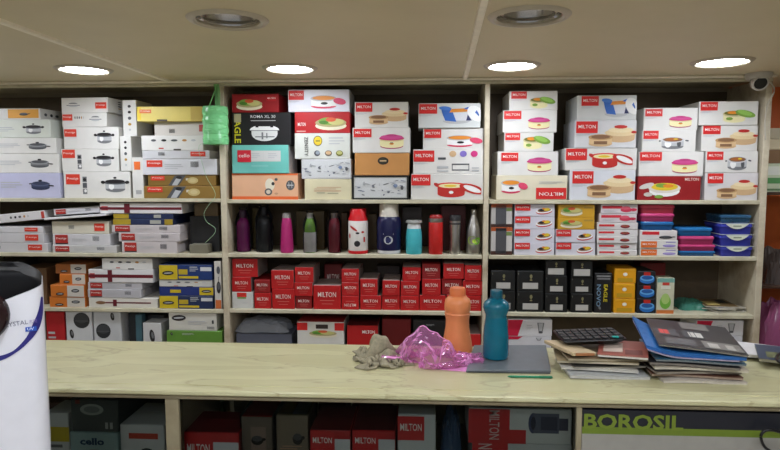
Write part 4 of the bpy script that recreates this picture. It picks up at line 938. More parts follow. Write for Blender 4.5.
def booklet(name, label, c, z, w_, d_, t, rz, cover, pages=(206, 202, 192), cat='catalogue', group=None, bend=None, deco=None, tilt=(0, 0)):
    """a paper-bound booklet: page block with a thicker cover above; bend(u,v)->extra height"""
    bend = bend or (lambda u, v: 0.0); nx, ny = 10, 6
    def sheet(z0, z1, grow, mat, nm, parent):
        bm = bmesh.new(); T = []; B = []
        for j in range(ny+1):
            a = []; b_ = []
            for i in range(nx+1):
                u, v = i/nx, j/ny; x = (u-.5)*(w_+2*grow); y = (v-.5)*(d_+2*grow); e = bend(u, v)
                a.append(bm.verts.new((x, y, z1+e))); b_.append(bm.verts.new((x, y, z0+e)))
            T.append(a); B.append(b_)
        for j in range(ny):
            for i in range(nx):
                bm.faces.new((T[j][i], T[j][i+1], T[j+1][i+1], T[j+1][i])); bm.faces.new((B[j][i], B[j+1][i], B[j+1][i+1], B[j][i+1]))
        for i in range(nx):
            bm.faces.new((B[0][i], B[0][i+1], T[0][i+1], T[0][i])); bm.faces.new((B[ny][i+1], B[ny][i], T[ny][i], T[ny][i+1]))
        for j in range(ny):
            bm.faces.new((B[j+1][0], B[j][0], T[j][0], T[j+1][0])); bm.faces.new((B[j][nx], B[j+1][nx], T[j+1][nx], T[j][nx]))
        return bm_obj(nm, bm, mat, parent, smooth=False)
    root = sheet(.0, t*.88, 0, M(pages, .7, 'pages', .1, scale=60), name, None)
    root.location = (c[0], c[1], z); root.rotation_euler = (tilt[0], tilt[1], rz); tag(root, label, cat, group)
    cv = sheet(t*.88+.0002, t, .0015, M(cover, .3, 'cover', .06), 'cover', root)
    if deco:
        for nm, (u0, v0, u1, v1), rgb in deco:
            bm = bmesh.new(); n = 5; prev = None
            for i in range(n+1):
                u = u0+(u1-u0)*i/n; col = []
                for k in range(4):
                    v = v0+(v1-v0)*k/3
                    col.append(bm.verts.new(((u-.5)*w_, (v-.5)*d_, t+.0012+bend(u, v))))
                if prev:
                    for k in range(3): bm.faces.new((prev[k], col[k], col[k+1], prev[k+1]))
                prev = col
            bm_obj(nm, bm, INK(*rgb), cv)
    return root

# flat things on the third shelf, right bay
a = pt(690, 303, D+.18)
tb = lump('plastic_bag', 'flattened teal and green plastic packet lying on the third shelf right', a.x, D+.2, ZC, .16, .2, .045, plastic((90, 170, 150), .6, .15, 'teal_film'), 'packet', 11)
a = pt(722, 308, D+.14)
for k, (dx, dy, rz, cv, t) in enumerate(((.0, .0, 10, (176, 172, 160), .008), (-.02, .02, -14, (70, 66, 60), .008), (-.01, -.01, 14, (196, 190, 176), .007), (-.03, .0, -4, (120, 96, 60), .007))):
    booklet('magazine', ['pale magazine at the bottom of the loose pile, third shelf right', 'dark magazine in the loose pile on the third shelf right', 'off-white magazine in the loose pile on the third shelf right', 'brown magazine topping the loose pile, third shelf right'][k],
            (a.x+dx, D+.16+dy), ZC+.0095*k+.0005, .17, .2, t, R(rz), cv, cat='magazine', group='loose magazines on the third shelf',
            deco=[('printed_picture', (.1, .1, .5, .6), ((60, 110, 70), (180, 60, 40), (60, 70, 110), (210, 190, 120))[k]), ('printed_picture', (.6, .4, .9, .9), (40, 40, 44))])
# bottom shelf right: glass boxes
def cupb(o):
    pic(o, 'skew', .0, .62, .34, .98); pic(o, 'cup', .62, .66, .8, .94); pic(o, 'text_lines', .42, .74, .54, .86, 'small_print')
def cupb2(o):
    pic(o, 'skew', .0, .62, .34, .98); pic(o, 'cup', .6, .66, .78, .94)
def cup_stack(x0, x1, y1, y2, dx, where):
    st = s_plain('glassware_box', '', (214, 214, 216), cupb)
    def low(o): pic(o, 'skew', .0, .9, .34, .995); pic(o, 'cup', .62, .87, .8, .97)
    def hi(o): pic(o, 'skew', .0, .02, .34, .98); pic(o, 'cup', .64, .14, .84, .86); pic(o, 'text_lines', .42, .36, .56, .7, 'small_print')
    z = put(s_plain('glassware_box', '', (206, 206, 210), low), 'lower white glassware box with crimson corner, '+where, x0+dx, x1, y2, ZD, .03, .22)[1]
    put(s_plain('glassware_box', '', (216, 216, 218), hi), 'upper white glassware box with crimson corner, '+where, x0, x1+1, y1, z+.0006, .03, .22, flap=True)
cup_stack(508, 551.5, 319.6, 336.4, 0, 'behind the teal bottle')
cup_stack(697, 743, 320.6, 335.6, 6, 'behind the catalogue pile')

# ------------------------------------------------------------------ right of the shelving: orange wall with goods
o = empty('side_rack', (XR+.35, D+.3, 0)); tag(o, 'dark wall rack on the orange wall right of the shelving', 'rack')
def rpart(name, x0, x1, y0, y1, z0, z1, m):
    q = box(name, x0, x1, y0, y1, z0, z1, m, None, .002); q.parent = o; q.matrix_parent_inverse = Matrix.Translation(-Vector(o.location))
m_dk = M((70, 46, 32), .5, 'dark_wood', .15)
zs = [pt(772, y, D+.2).z for y in (192, 284, 352)]
for z in zs: rpart('shelf_board', XR+.03, XR+.75, D+.14, D+.4, z-.016, z, m_dk)
rpart('upright', XR+.74, XR+.76, D+.14, D+.4, 0, CEIL-.02, m_dk)
zz = zs[0]
for h_, c, lab in ((.16, (196, 206, 178), 'pale green packet stack box on the side rack'), (.075, (126, 96, 66), 'brown box on the side rack, second from top'), (.06, (206, 192, 160), 'cream box on the side rack, below the smallest box'), (.06, (186, 176, 150), 'beige box topping the side rack stack')):
    q = carton('storage_box', .2, .2, h_-.001, c, loc=(pt(769.4, 150, D+.16).x+.1, D+.27, zz+.0005)); zz += h_; tag(q, lab, 'box')
    if h_ > .1:
        panel(q, 0, .3, .5, .5, (90, 150, 90)); panel(q, 0, .05, .4, .12, (100, 130, 90)); panel(q, .02, .6, .4, .9, (220, 224, 214))
a = pt(782, 270, D+.2)
lump('plastic_bag', 'dark goods in shiny plastic on the side rack', a.x+.04, D+.27, zs[1], .26, .2, .17, plastic((90, 80, 76), .75, .15, 'dark_film'), 'plastic bag', 3, wr=.6)
lump('plastic_bag', 'pink purple plastic bag of goods on the lower side rack', a.x+.04, D+.27, zs[2], .28, .2, .26, plastic((196, 110, 160), .6, .15, 'mauve_film'), 'plastic bag', 5, wr=.6)
# ------------------------------------------------------------------ security camera on the ceiling
c = pt(757, 76, D-.06)
sc_ = empty('security_camera', (c.x, D-.075, CEIL)); tag(sc_, 'white dome security camera on the ceiling near the right upright', 'camera')
m_cam = M((186, 182, 172), .35, 'camera_shell')
lathe('mount_base', [(0, 0), (.062, 0), (.064, -.01), (.058, -.026), (.05, -.032), (0, -.032)], m_cam, sc_, 32)
hd = lathe('camera_head', [(0, .042), (.022, .038), (.038, .022), (.044, 0), (.042, -.012), (.036, -.022), (.033, -.022), (.031, -.016), (0, -.016)], m_cam, sc_, 32)
hd.location = (-.004, -.02, -.047); hd.rotation_euler = (R(-62), 0, R(-8))
ln = lathe('lens_glass', [(0, -.018), (.018, -.0175), (.0305, -.0165)], m_black, hd, 28)
wp = [pt(x, y, D-.03) for x, y in ((764, 79), (772, 84), (774, 92), (768, 104), (765, 120), (765.5, 140))]
tg = tube('camera_cable', smooth_path([p for p in wp], 5), .0035, M((196, 190, 176), .5, 'cable'), None, 6); tag(tg, 'white camera cable running down beside the right upright', 'cable')

# ------------------------------------------------------------------ counter
XC0, XC1 = -2.3, 2.6
yF = YF
NOSE = .05
wt = empty('marble_worktop', (0, (YF+YB)/2, ZTOP)); tag(wt, 'cream veined marble counter top across the whole shop', 'counter top')
def wpart(name, x0, x1, y0, y1, z0, z1, m, bev):
    q = box(name, x0, x1, y0, y1, z0, z1, m, None, bev); q.parent = wt; q.matrix_parent_inverse = Matrix.Translation(-Vector(wt.location)); return q
wpart('marble_slab', XC0, XC1, YF+NOSE+.0025, YB, ZTOP-.018, ZTOP, m_marble, .0015)
wpart('front_nosing', XC0, XC1, YF, YF+NOSE, ZTOP-.018, ZTOP, m_marble, .004)
dc = empty('display_counter', (0, YF+.05, 0)); tag(dc, 'glass-fronted wooden display counter under the marble top', 'counter')
def dpart(name, x0, x1, y0, y1, z0, z1, m, bev=.002):
    q = box(name, x0, x1, y0, y1, z0, z1, m, None, bev); q.parent = dc; q.matrix_parent_inverse = Matrix.Translation(-Vector(dc.location)); return q
m_rail = wood_paint((150, 140, 112), (126, 114, 88), 'rail_paint', 6.0)
m_cin = wood_paint((176, 164, 138), (150, 138, 112), 'cabinet_inside', 3.0)
YG = YF+.03
zr0 = pt(420, 404.3, YF+.012).z
dpart('top_rail', XC0, XC1, YF+.012, YF+.036, zr0, ZTOP-.0225, m_rail)
dpart('gap_shade', XC0, XC1, YF+.02, YF+.05, ZTOP-.0225, ZTOP-.018, m_black, 0)  # black strip standing in for the shade in the gap under the slab
def xat(px, y=425): return pt(px, y, YF+.014).x
p1a, p1b = xat(165.5), xat(179); p2a, p2b = xat(576.5), xat(582)
for x0, x1 in ((XC0, XC0+.05), (p1a, p1b), (p2a, p2b), (XC1-.05, XC1)):
    dpart('post', x0, x1, YF+.014, YF+.05, .08, zr0, m_rail, .002)
dpart('partition', (p1a+p1b)/2-.008, (p1a+p1b)/2+.008, YF+.052, YB-.05, .08, ZTOP-.03, m_cin, 0)
dpart('partition', p2a+.012, p2a+.022, YF+.052, YB-.05, .08, ZTOP-.03, m_cin, 0)
dpart('partition', pt(232, 420, YF+.3).x, pt(236, 420, YF+.3).x, YF+.28, YB-.05, .08, ZTOP-.03, m_cin, 0)
ZI = pt(400, 472, YF+.1).z
dpart('inner_shelf', XC0, XC1, YF+.055, YB-.045, ZI-.018, ZI, m_cin, 0)
dpart('cabinet_back', XC0, XC1, YB-.04, YB-.02, .08, ZTOP-.02, m_cin, 0)
dpart('plinth', XC0, XC1, YF+.04, YB-.05, 0, .08, m_dk, 0)
dpart('bottom_board', XC0, XC1, YF+.04, YB-.045, .08, .1, m_cin, 0)
m_glass = plastic((196, 204, 198), .0, .03, 'counter_glass', (12, 14, 13))
for x0, x1 in ((XC0+.05, p1a), (p1b, p2a)):
    dpart('glass_pane', x0+.001, x1-.001, YF+.026, YF+.031, .1, zr0-.001, m_glass, 0)
# printed panel at the right of the counter front
sp = empty('printed_front_panel', (p2b, YF+.012, .1)); tag(sp, 'grey counter front panel with green lettering on a black band', 'sign')
xb1 = XC1-.052
def spart(name, x0, x1, z0, z1, rgb, dy, rough=.35):
    q = box(name, x0, x1, YF+.016-dy, YF+.030, z0, z1, M(rgb, rough, 'panel', .04), None, 0); q.parent = sp; q.matrix_parent_inverse = Matrix.Translation(-Vector(sp.location)); return q
zp = [pt(583, y, YF+.016).z for y in (409.5, 426.6, 433.6)]
spart('grey_board', p2b+.001, xb1, .1, zp[2], (146, 144, 136), 0); spart('green_band', p2b+.001, xb1, zp[2], zp[1], (100, 120, 34), 0)
bk_ = spart('black_band', p2b+.001, xb1, zp[1], zp[0], (24, 26, 34), 0)
x0, x1 = pt(584, 420, YF+.016).x, pt(683.5, 420, YF+.016).x
z0 = zp[1]-.006; z1 = pt(584, 413.3, YF+.016).z
t = mesh_obj('lettering', text_mesh('BOROSIL', 0, INK(108, 126, 38), .03), None, loc=(x0, YF+.0148, z0), scale=(x1-x0, 1, z1-z0)); t.parent = bk_
t.matrix_parent_inverse = (sp.matrix_basis @ bk_.matrix_parent_inverse @ bk_.matrix_basis).inverted() if False else Matrix.Translation(Vector((0, 0, 0)))
cb = tube('power_cable', smooth_path([pt(x, y, YF-.012) for x, y in ((790, 462), (772, 452), (764, 446), (761, 436), (766, 430.5), (776, 431), (790, 436))], 6), .0045, m_black, None, 8); tag(cb, 'black cable loop hanging in front of the printed counter panel', 'cable')

# ---- things inside the counter
YI = YF+.085
def cin(style, label, x0, x1, ytop, depth=.2, yin=0.0, zb=None, **kw):
    global D
    keep = D; D = YI
    o, z = put(style, label, x0, x1, ytop, ZI if zb is None else zb, yin, depth, kw.pop('rz', 0), **kw)
    D = keep
    return o, z
def yb_(o): panel(o, 0, .42, 1, .72, (206, 180, 40)); panel(o, .2, .3, .7, .36, (110, 110, 110))
cin(s_plain('storage_box', '', (206, 206, 204), yb_), 'white box with yellow band in the counter beside the appliance', 44, 68.4, 413, .12, .02)
cin(s_plain('storage_box', '', (86, 50, 36)), 'brown carton at the left end of the counter, behind the white box', 30, 66, 402, .1, .2)
def cel(o): panel(o, .08, .0, .92, .98, (150, 176, 176)); text(o, 'cello', .22, .62, .72, .84, (30, 60, 90), 0, .04); pic(o, 'plate', .3, .1, .7, .5)
o, z1 = cin(s_plain('appliance_box', '', (150, 176, 176), cel), 'pale teal box under the dark plate box inside the counter', 69.4, 118, 432.5, .2, .01)
def plt(o): pic(o, 'plate', .2, .5, .7, .88); panel(o, .72, .1, .78, .3, (170, 170, 170)); panel(o, .82, .1, .88, .3, (170, 170, 170)); panel(o, .1, .86, .2, .98, (120, 40, 34))
cin(s_plain('appliance_box', '', (66, 72, 70), plt), 'dark grey box picturing an oval plate inside the counter', 70, 117.6, 399.5, .2, .014, zb=z1+.0006)
def wr(o): panel(o, .2, .66, .86, .8, (190, 70, 52), 'logo_panel'); pic(o, 'round_dark', .4, .06, .8, .44)
cin(s_plain('appliance_box', '', (204, 204, 204), wr), 'white box with red label left of the counter post', 119.4, 164, 425, .2, .01, flap=True)
cin(s_plain('storage_box', '', (56, 58, 60)), 'dark carton behind the white red-label box in the counter', 122, 162, 404, .14, .24)
def mlt(o): brand(o, 'MILTON', .01, .02, .52, .98, (186, 28, 32)); panel(o, .53, .02, .99, .74, (204, 204, 208))
cin(s_plain('bottle_box', '', (178, 26, 30), mlt), 'wide red and white box right of the counter post', 183.6, 239, 432.5, .18, .0, top=(110, 20, 24), side=(120, 20, 24), flap=True)
bt = YI+.26
bottle('glass_bottle', 'slim green glass bottle standing inside the counter', 217.5, 226.5, 399, [('bottle_body', M((70, 84, 52), .15, 'bottle_glass'), [(0, 0), (.9, 0), (1, .03), (1, .6), (.4, .78), (.36, .94), (0, .94)]), ('cap', M((120, 130, 110), .4, 'cap'), [(.42, .93), (.44, .94), (.44, 1), (0, 1)])], zb=ZI, Y=bt, group=None)
film = plastic((214, 206, 198), .0, .12, 'counter_film', (60, 56, 54))
def wrapped(label, x0, x1, ytop, front, top, deco, seed):
    o, z = cin(s_plain('casserole_box', '', front, deco), label, x0, x1, ytop, .16, .03, top=top, flap=True)
    w_, d_, h_ = DIM[o.name]
    q = loft('plastic_wrap', w_+.014, d_+.014, .01, [(.002, .001), (0, h_*.3), (.003, h_*.7), (.0, h_+.004), (.02, h_+.008)], film, o, 3)
    return o
wrapped('plastic wrapped box with bright red top inside the counter', 241, 272, 417, (120, 110, 100), (206, 36, 30), lambda o: (panel(o, .3, .3, .8, .8, (150, 130, 120)), pic(o, 'dark_dish', .3, .4, .8, .7)), 1)
def tp(o): pic(o, 'dark_dish', .5, .4, .9, .75); pic(o, 'faint_print', .1, .2, .8, .5)
o = wrapped('plastic wrapped box with photo printed top inside the counter', 276, 308, 415.5, (140, 128, 112), (150, 140, 104), tp, 2)
w_, d_, h_ = DIM[o.name]
q = box('printed_picture', .0, w_*.44, -d_*.42, d_*.42, h_+.0009, h_+.0016, INK(170, 190, 206), o, 0)
q = box('printed_picture', -w_*.4, -w_*.06, -d_*.36, d_*.36, h_+.0009, h_+.0016, INK(176, 160, 96), o, 0)
def mr(o): brand(o, 'MILTON', .01, .52, .6, .98, (190, 32, 34)); panel(o, .01, .0, .6, .5, (196, 196, 198)); panel(o, .61, .0, .99, .8, (200, 200, 202))
MRs = s_plain('bottle_box', '', (176, 28, 30), mr)
cin(MRs, 'red and white box left of its twin, right of the photo-topped box', 310, 350.5, 430.5, .22, .0, top=(90, 20, 22), side=(110, 20, 24), flap=True)
cin(MRs, 'red and white box right of its twin, left of the jar box', 352, 395.5, 430.5, .22, .0, top=(80, 20, 22), side=(110, 20, 24), flap=True)
cin(s_plain('storage_box', '', (92, 24, 24)), 'dark red carton at the back of the counter behind the twin boxes', 318, 346, 404, .16, .26)
cin(s_plain('storage_box', '', (84, 24, 24)), 'dark red carton at the back of the counter behind right twin', 352, 392, 405, .16, .26)
def jar(o): brand(o, 'MILTON', .0, .58, .7, .98, (190, 36, 38)); pic(o, 'jar_blue', .12, .0, .78, .44)
cin(s_plain('bottle_box', '', (196, 198, 198), jar), 'tall white box with red logo picturing a blue jar in the counter', 397.5, 436, 415, .2, .0, flap=True)
a = pt(451, 430, YI+.1)
lump('plastic_bag', 'dark blue goods in a plastic bag inside the counter', a.x, YI+.1, ZI, .075, .16, .17, plastic((56, 76, 104), .8, .2, 'blue_film'), 'plastic bag', 8, wr=.35)
def m2(o): panel(o, .0, .0, .36, 1, (190, 30, 34)); text(o, 'MILTON', .06, .1, .2, .98, (220, 200, 196), 90); panel(o, .5, .04, .7, .5, (190, 30, 34)); 
def m1(o):
    panel(o, .0, .0, .4, .98, (186, 30, 34)); text(o, 'MILTON', .2, .12, .3, .95, (216, 190, 186), -90); panel(o, .4, .0, .56, .4, (190, 32, 36)); pic(o, 'flask', .58, .28, .98, .92)
o, z1 = cin(s_plain('bottle_box', '', (190, 192, 192), m2), 'red and white box under the flask picture box inside the counter', 472, 572.5, 443.5, .2, .004)
cin(s_plain('bottle_box', '', (196, 198, 196), m1), 'long red and white box picturing a steel flask inside the counter', 468.5, 572.5, 408.8, .2, .0, zb=z1+.0006)

# ------------------------------------------------------------------ on the counter
# crumpled cloth
import numpy as np
def settle(n, W, H, amp, seed, spheres, bend, steps=150, gap=.006, squash=.62, flat=False):
    """drop a pleated sheet on the table and let it settle: position based dynamics with self repulsion"""
    g = np.random.RandomState(seed)
    u, v = np.meshgrid(np.linspace(-.5, .5, n+1), np.linspace(-.5, .5, n+1), indexing='ij')
    ph = g.uniform(0, 6, 4)
    x = u*W*squash+.25*amp*np.sin(v*9+ph[0]); z = .012+(v+.5)*H
    y = amp*np.sin(u*11+ph[1])+.35*amp*np.sin(u*23+v*10+ph[2])+v*H*.35+.3*amp*np.sin(7*v+5*u+ph[3])
    if flat: x, y, z = u*W*squash, v*H*squash, .115+amp*(np.sin(u*13+ph[0])+np.sin(v*12+4*u+ph[1])+.6*np.sin(9*(u-v)+ph[2]))
    P = np.stack([x, y, z], -1)+g.uniform(-.0008, .0008, (n+1, n+1, 3)); Q = P.copy()
    dx, dy = W/n, H/n; dg = float(np.hypot(dx, dy))
    def con(a, b, L, k):
        d = P[b]-P[a]; l = np.sqrt((d*d).sum(-1, keepdims=True))+1e-9
        c = d*(k*.5*(l-L)/l); P[a] += c; P[b] -= c
    S = slice; sets = []
    for o in (0, 1):
        m = n-o+1; e = m//2*2
        sets += [((S(o, o+e, 2), S(None)), (S(o+1, o+e, 2), S(None)), dx, .9), ((S(None), S(o, o+e, 2)), (S(None), S(o+1, o+e, 2)), dy, .9)]
    for o in (0, 1):
        e = (n-o+1)//2*2
        sets += [((S(o, o+e, 2), S(0, n)), (S(o+1, o+e, 2), S(1, n+1)), dg, .5), ((S(o, o+e, 2), S(1, n+1)), (S(o+1, o+e, 2), S(0, n)), dg, .5)]
    for o in range(4):
        ia = np.arange(o, n-1, 4); ib = ia+2
        sets += [((ia, S(None)), (ib, S(None)), 2*dx, bend), ((S(None), ia), (S(None), ib), 2*dy, bend)]
    N = (n+1)**2; ii = np.arange(N); gi, gj = ii//(n+1), ii % (n+1)
    near = (np.abs(gi[:, None]-gi[None]) < 3) & (np.abs(gj[:, None]-gj[None]) < 3)
    dt = 1/50
    for s in range(steps):
        vel = (P-Q)*.93; Q = P.copy(); P = P+vel; P[..., 2] -= 9.8*dt*dt*.35
        for it in range(6):
            for a, b, L, k in sets: con(a, b, L, k)
            for sx, sy, sz, r in spheres:
                d = P-np.array([sx, sy, sz]); l = np.sqrt((d*d).sum(-1, keepdims=True))+1e-9
                P = np.where(l < r, np.array([sx, sy, sz])+d/l*r, P)
            P[..., 2] = np.maximum(P[..., 2], .0015)
        if s % 2 == 0:
            F = P.reshape(-1, 3); q = (F*F).sum(1); d2 = q[:, None]+q[None]-2*F@F.T
            a, b = np.where((d2 < gap*gap) & ~near)
            if len(a):
                d = F[a]-F[b]; l = np.sqrt((d*d).sum(1, keepdims=True))+1e-9
                np.add.at(F, a, d/l*(gap-l)*.25); P = F.reshape(P.shape)
        fl = P[..., 2] < .002
        Q[fl] = Q[fl]+(P[fl]-Q[fl])*.8
    P -= np.array([(P[..., k].min()+P[..., k].max())/2 for k in (0, 1)]+[0])
    return P
def draped(name, label, cat, cen, rz, sc, P, mat, thick=None, smooth=True):
    n = P.shape[0]-1; vs = [(p[0]*sc[0], p[1]*sc[1], p[2]*sc[2]) for p in P.reshape(-1, 3)]
    fs = [(b*(n+1)+a, b*(n+1)+a+1, (b+1)*(n+1)+a+1, (b+1)*(n+1)+a) for b in range(n) for a in range(n)]
    me = bpy.data.meshes.new(name); me.from_pydata(vs, [], fs); me.materials.append(mat)
    if smooth:
        for p in me.polygons: p.use_smooth = True
    o = mesh_obj(name, me, None, loc=cen, rot=(0, 0, rz))
    if thick:
        m = o.modifiers.new('thickness', 'SOLIDIFY'); m.thickness = thick; m.offset = 0
    tag(o, label, cat)
    return o
m_cloth = M((150, 142, 118), .9, 'cloth', .16, scale=90)
c = gr(383, 366, ZTOP)
draped('cleaning_cloth', 'crumpled grey-brown cloth lying beside the pink plastic bag', 'cloth', (c.x-.012, c.y+.08, ZTOP+.0015), R(14), (.74, .85, 1.15),
       settle(38, .46, .44, .022, 4, ((.02, .03, .04, .03), (-.02, .04, .05, .026), (-.045, .0, .02, .024), (.03, -.02, .015, .022), (.0, -.06, .0, .018)), .16, squash=.4, gap=.008, flat=True), m_cloth, .0018)
m_bag = plastic((226, 150, 204), .22, .1, 'pink_polythene')
c = gr(432, 366, ZTOP)
draped('plastic_bag', 'crumpled translucent pink plastic bag on the counter', 'plastic bag', (c.x+.0, c.y+.055, ZTOP+.001), R(-10), (.76, .68, 1.35),
       settle(38, .56, .42, .04, 9, ((-.05, .02, .058, .042), (-.11, .0, .03, .04), (.01, .01, .045, .04), (.07, .0, .03, .036), (-.08, -.055, .02, .03), (-.01, -.055, .025, .03), (.07, -.05, .015, .026), (.06, .05, .03, .03), (.13, -.02, .01, .025)), .55, squash=.7), m_bag, None, False)
# grey board with the bottles
zb0 = ZTOP+.0005
pa, pb, pc, pd = gr(466, 370.6, ZTOP+.008), gr(551, 370.6, ZTOP+.008), gr(546, 345, ZTOP+.008), gr(474, 345, ZTOP+.008)
bm = bmesh.new()
lo = [bm.verts.new((p.x, p.y, zb0)) for p in (pa, pb, pc, pd)]; hi = [bm.verts.new((p.x, p.y, zb0+.008)) for p in (pa, pb, pc, pd)]
bm.faces.new(lo[::-1]); bm.faces.new(hi); [bm.faces.new((lo[i], lo[(i+1) % 4], hi[(i+1) % 4], hi[i])) for i in range(4)]
bmesh.ops.bevel(bm, geom=list(bm.edges), offset=.002, segments=1, affect='EDGES')
gb = bm_obj('grey_folder', bm, M((104, 110, 114), .35, 'grey_board', .05)); tag(gb, 'flat grey board under the teal bottle on the counter', 'board')
cx = sum(p.x for p in (pa, pb, pc, pd))/4; cy = sum(p.y for p in (pa, pb, pc, pd))/4
box('front_edge_band', pa.x+.006, pb.x-.006, pa.y-.0012, pa.y+.004, zb0+.0015, zb0+.006, M((70, 74, 76), .5, 'edge'), gb, 0)
m_teal = M((10, 100, 122), .22, 'teal_plastic', .04)
yT = gr(496, 361, ZTOP+.009).y
bottle('water_bottle', 'teal blue plastic water bottle standing on the grey board', 483.2, 509.8, 290, [('bottle_body', m_teal, [(0, .004), (.8, .004), (.92, .015), (.97, .05), (.97, .3), (.9, .46), (.8, .6), (.8, .64), (.92, .7), (1, .75), (.99, .78), (.86, .83), (.6, .865), (.42, .88), (.42, .9), (0, .9)]), ('cap', M((10, 84, 104), .3, 'cap'), [(.44, .885), (.46, .89), (.46, .985), (.42, 1), (0, 1)]), ('neck_ring', m_teal, [(.44, .872), (.5, .876), (.5, .886), (.44, .89)])], zb=ZTOP+.009, Y=yT+.04, group='bottles on the counter', seg=36)
m_or = M((228, 140, 88), .32, 'orange_plastic', .04)
yO = gr(457, 353, ZTOP).y
bottle('water_bottle', 'orange plastic water bottle behind the pink plastic bag', 442.4, 473, 287.6, [('bottle_body', m_or, [(0, 0), (.86, 0), (.98, .015), (1, .05), (.96, .14), (.78, .38), (.76, .5), (.82, .58), (.85, .6), (.8, .615), (.8, .63), (.86, .66), (.86, .76), (.8, .82), (.56, .87), (.5, .885), (0, .885)]), ('cap', M((226, 124, 74), .35, 'cap'), [(.5, .87), (.53, .875), (.53, .97), (.48, 1), (0, 1)]), ('neck_ring', m_or, [(.5, .86), (.58, .864), (.58, .876), (.5, .88)])], zb=ZTOP, Y=yO+.03, group='bottles on the counter', seg=36)
a, b_ = gr(507.5, 376.4, ZTOP+.0045), gr(552, 376.4, ZTOP+.0045)
pn = empty('pen', ((a.x+b_.x)/2, a.y, ZTOP+.0045)); tag(pn, 'green pen lying near the front edge of the counter', 'pen')
L_ = (b_.x-a.x)/2
pb_ = lathe('pen_barrel', [(0, -L_), (.0012, -L_), (.004, -L_+.012), (.004, L_*.5), (0, L_*.5)], M((20, 130, 90), .3, 'pen'), pn, 10, rot=(0, R(90), 0))
lathe('pen_cap', [(0, L_*.4), (.0045, L_*.4), (.0045, L_*.95), (.003, L_), (0, L_)], M((16, 110, 76), .3, 'pen'), pn, 10, rot=(0, R(90), 0))

# ---- left pile of papers
def gpile(px, py): p = gr(px, py, ZTOP); return p
base = gpile(609, 381)
bx, by = base.x, base.y+.13
z = ZTOP+.0005
LP = [('catalogue', 'silver grey catalogue at the bottom of the left paper pile', (.005, -.015), .268, .2, .011, 2, (176, 178, 176), (190, 188, 184)),
      ('catalogue', 'white catalogue second from bottom of the left paper pile', (-.01, .012), .255, .19, .008, -5, (206, 202, 192), (200, 196, 186)),
      ('catalogue', 'dark catalogue in the middle of the left paper pile', (.012, .02), .25, .19, .007, 4, (66, 64, 60), (150, 144, 130)),
      ('catalogue', 'tan catalogue in the middle of the left paper pile', (-.012, .02), .27, .19, .009, -7, (150, 134, 104), (176, 166, 144)),
      ('catalogue', 'brown catalogue under the red cover in the left paper pile', (.01, .02), .28, .19, .008, 3, (112, 96, 74), (166, 154, 130))]
for nm, lab, off, w_, d_, t, rz, cv, pg in LP:
    booklet(nm, lab, (bx+off[0], by+off[1]), z, w_, d_, t, R(rz), cv, pg, group='catalogues in the left pile', bend=(lambda u, v, s=rz: .003*math.sin(2*u+s)+.002*v))
    z += t+.0044
zl = z
booklet('magazine', 'reddish brown magazine on the left paper pile', (bx+.085, by+.0), zl, .16, .2, .008, R(-18), (150, 84, 72), cat='magazine', group='catalogues in the left pile', bend=lambda u, v: .006*u, deco=[('printed_picture', (.1, .2, .5, .8), (190, 170, 156)), ('printed_picture', (.55, .1, .9, .4), (110, 60, 54))])
bkx = carton('flat_box', .1, .17, .012, (196, 176, 140), loc=(bx-.1, by+.01, zl+.0)); bkx.rotation_euler = (0, R(6), R(24)); panel(bkx, .1, .1, .9, .9, (180, 120, 80)); tag(bkx, 'tan card sleeve leaning at the left end of the paper pile', 'sleeve')
# black keypad
kb = empty('keypad', (bx-.012, by+.085, zl+.003), R(4)); tag(kb, 'black keyboard tray resting on the left paper pile', 'keyboard')
loft('keypad_body', .235, .15, .02, [(.06, 0), (.035, .008), (.012, .022), (0, .030), (.002, .034)], m_black, kb)
bm = bmesh.new()
for i in range(8):
    for j in range(4):
        x = -.098+i*.028; y = -.05+j*.032
        bm_box(bm, x-.011, x+.011, y-.012, y+.012, .0345, .039, .001)
kk = bm_obj('keys', bm, M((44, 44, 46), .45, 'keys'), kb); kk['kind'] = 'stuff'
box('teal_key', .066, .09, -.062, -.05, .0348, .0405, M((40, 170, 160), .4, 'key'), kb, .001)
kb.rotation_euler = (R(1.5), R(-2), R(4))

# ---- right pile of papers
base = gpile(705, 386)
bx2, by2 = base.x, base.y+.15
z = ZTOP+.0005
RPl = [('grey-white catalogue at the bottom of the right pile', (.01, -.01), .27, .24, .009, 0, (190, 182, 170), (200, 192, 180)),
       ('brown catalogue second from bottom of the right pile', (.0, .01), .29, .24, .009, -4, (96, 62, 50), (150, 130, 112)),
       ('dark catalogue third from bottom of the right pile', (-.01, .012), .29, .24, .009, 5, (50, 46, 44), (140, 130, 118)),
       ('cream paged catalogue in the middle of the right pile', (.01, .008), .3, .24, .009, -3, (176, 166, 148), (196, 188, 170)),
       ('black covered catalogue in the right pile', (.0, .01), .28, .25, .009, -9, (40, 40, 42), (120, 112, 104)),
       ('teal grey catalogue under the blue folder', (.016, .012), .28, .25, .008, -7, (56, 96, 116), (110, 116, 118))]
for lab, off, w_, d_, t, rz, cv, pg in RPl:
    booklet('catalogue', lab, (bx2+off[0], by2+off[1]), z, w_, d_, t, R(rz), cv, pg, group='catalogues in the right pile', bend=lambda u, v: .002*math.sin(5*u))
    z += t+.0036
zr_ = z
m_bl = (36, 92, 160)
bendb = lambda u, v: .055*max(0, .35-u)**1.5*4*(.5+.5*v)+.015*v
lv = booklet('paper_sleeve', 'lavender paper sleeve sticking out beneath the blue folder', (bx2-.006, by2+.02), zr_+.001, .285, .26, .004, R(-8), (186, 170, 196), (176, 166, 186), cat='folder', bend=bendb)
bf = booklet('blue_folder', 'bright blue plastic folder under the dark brochure', (bx2+.006, by2+.025), zr_+.0065, .31, .27, .012, R(-9), (50, 112, 180), (40, 96, 164), cat='folder', bend=bendb)
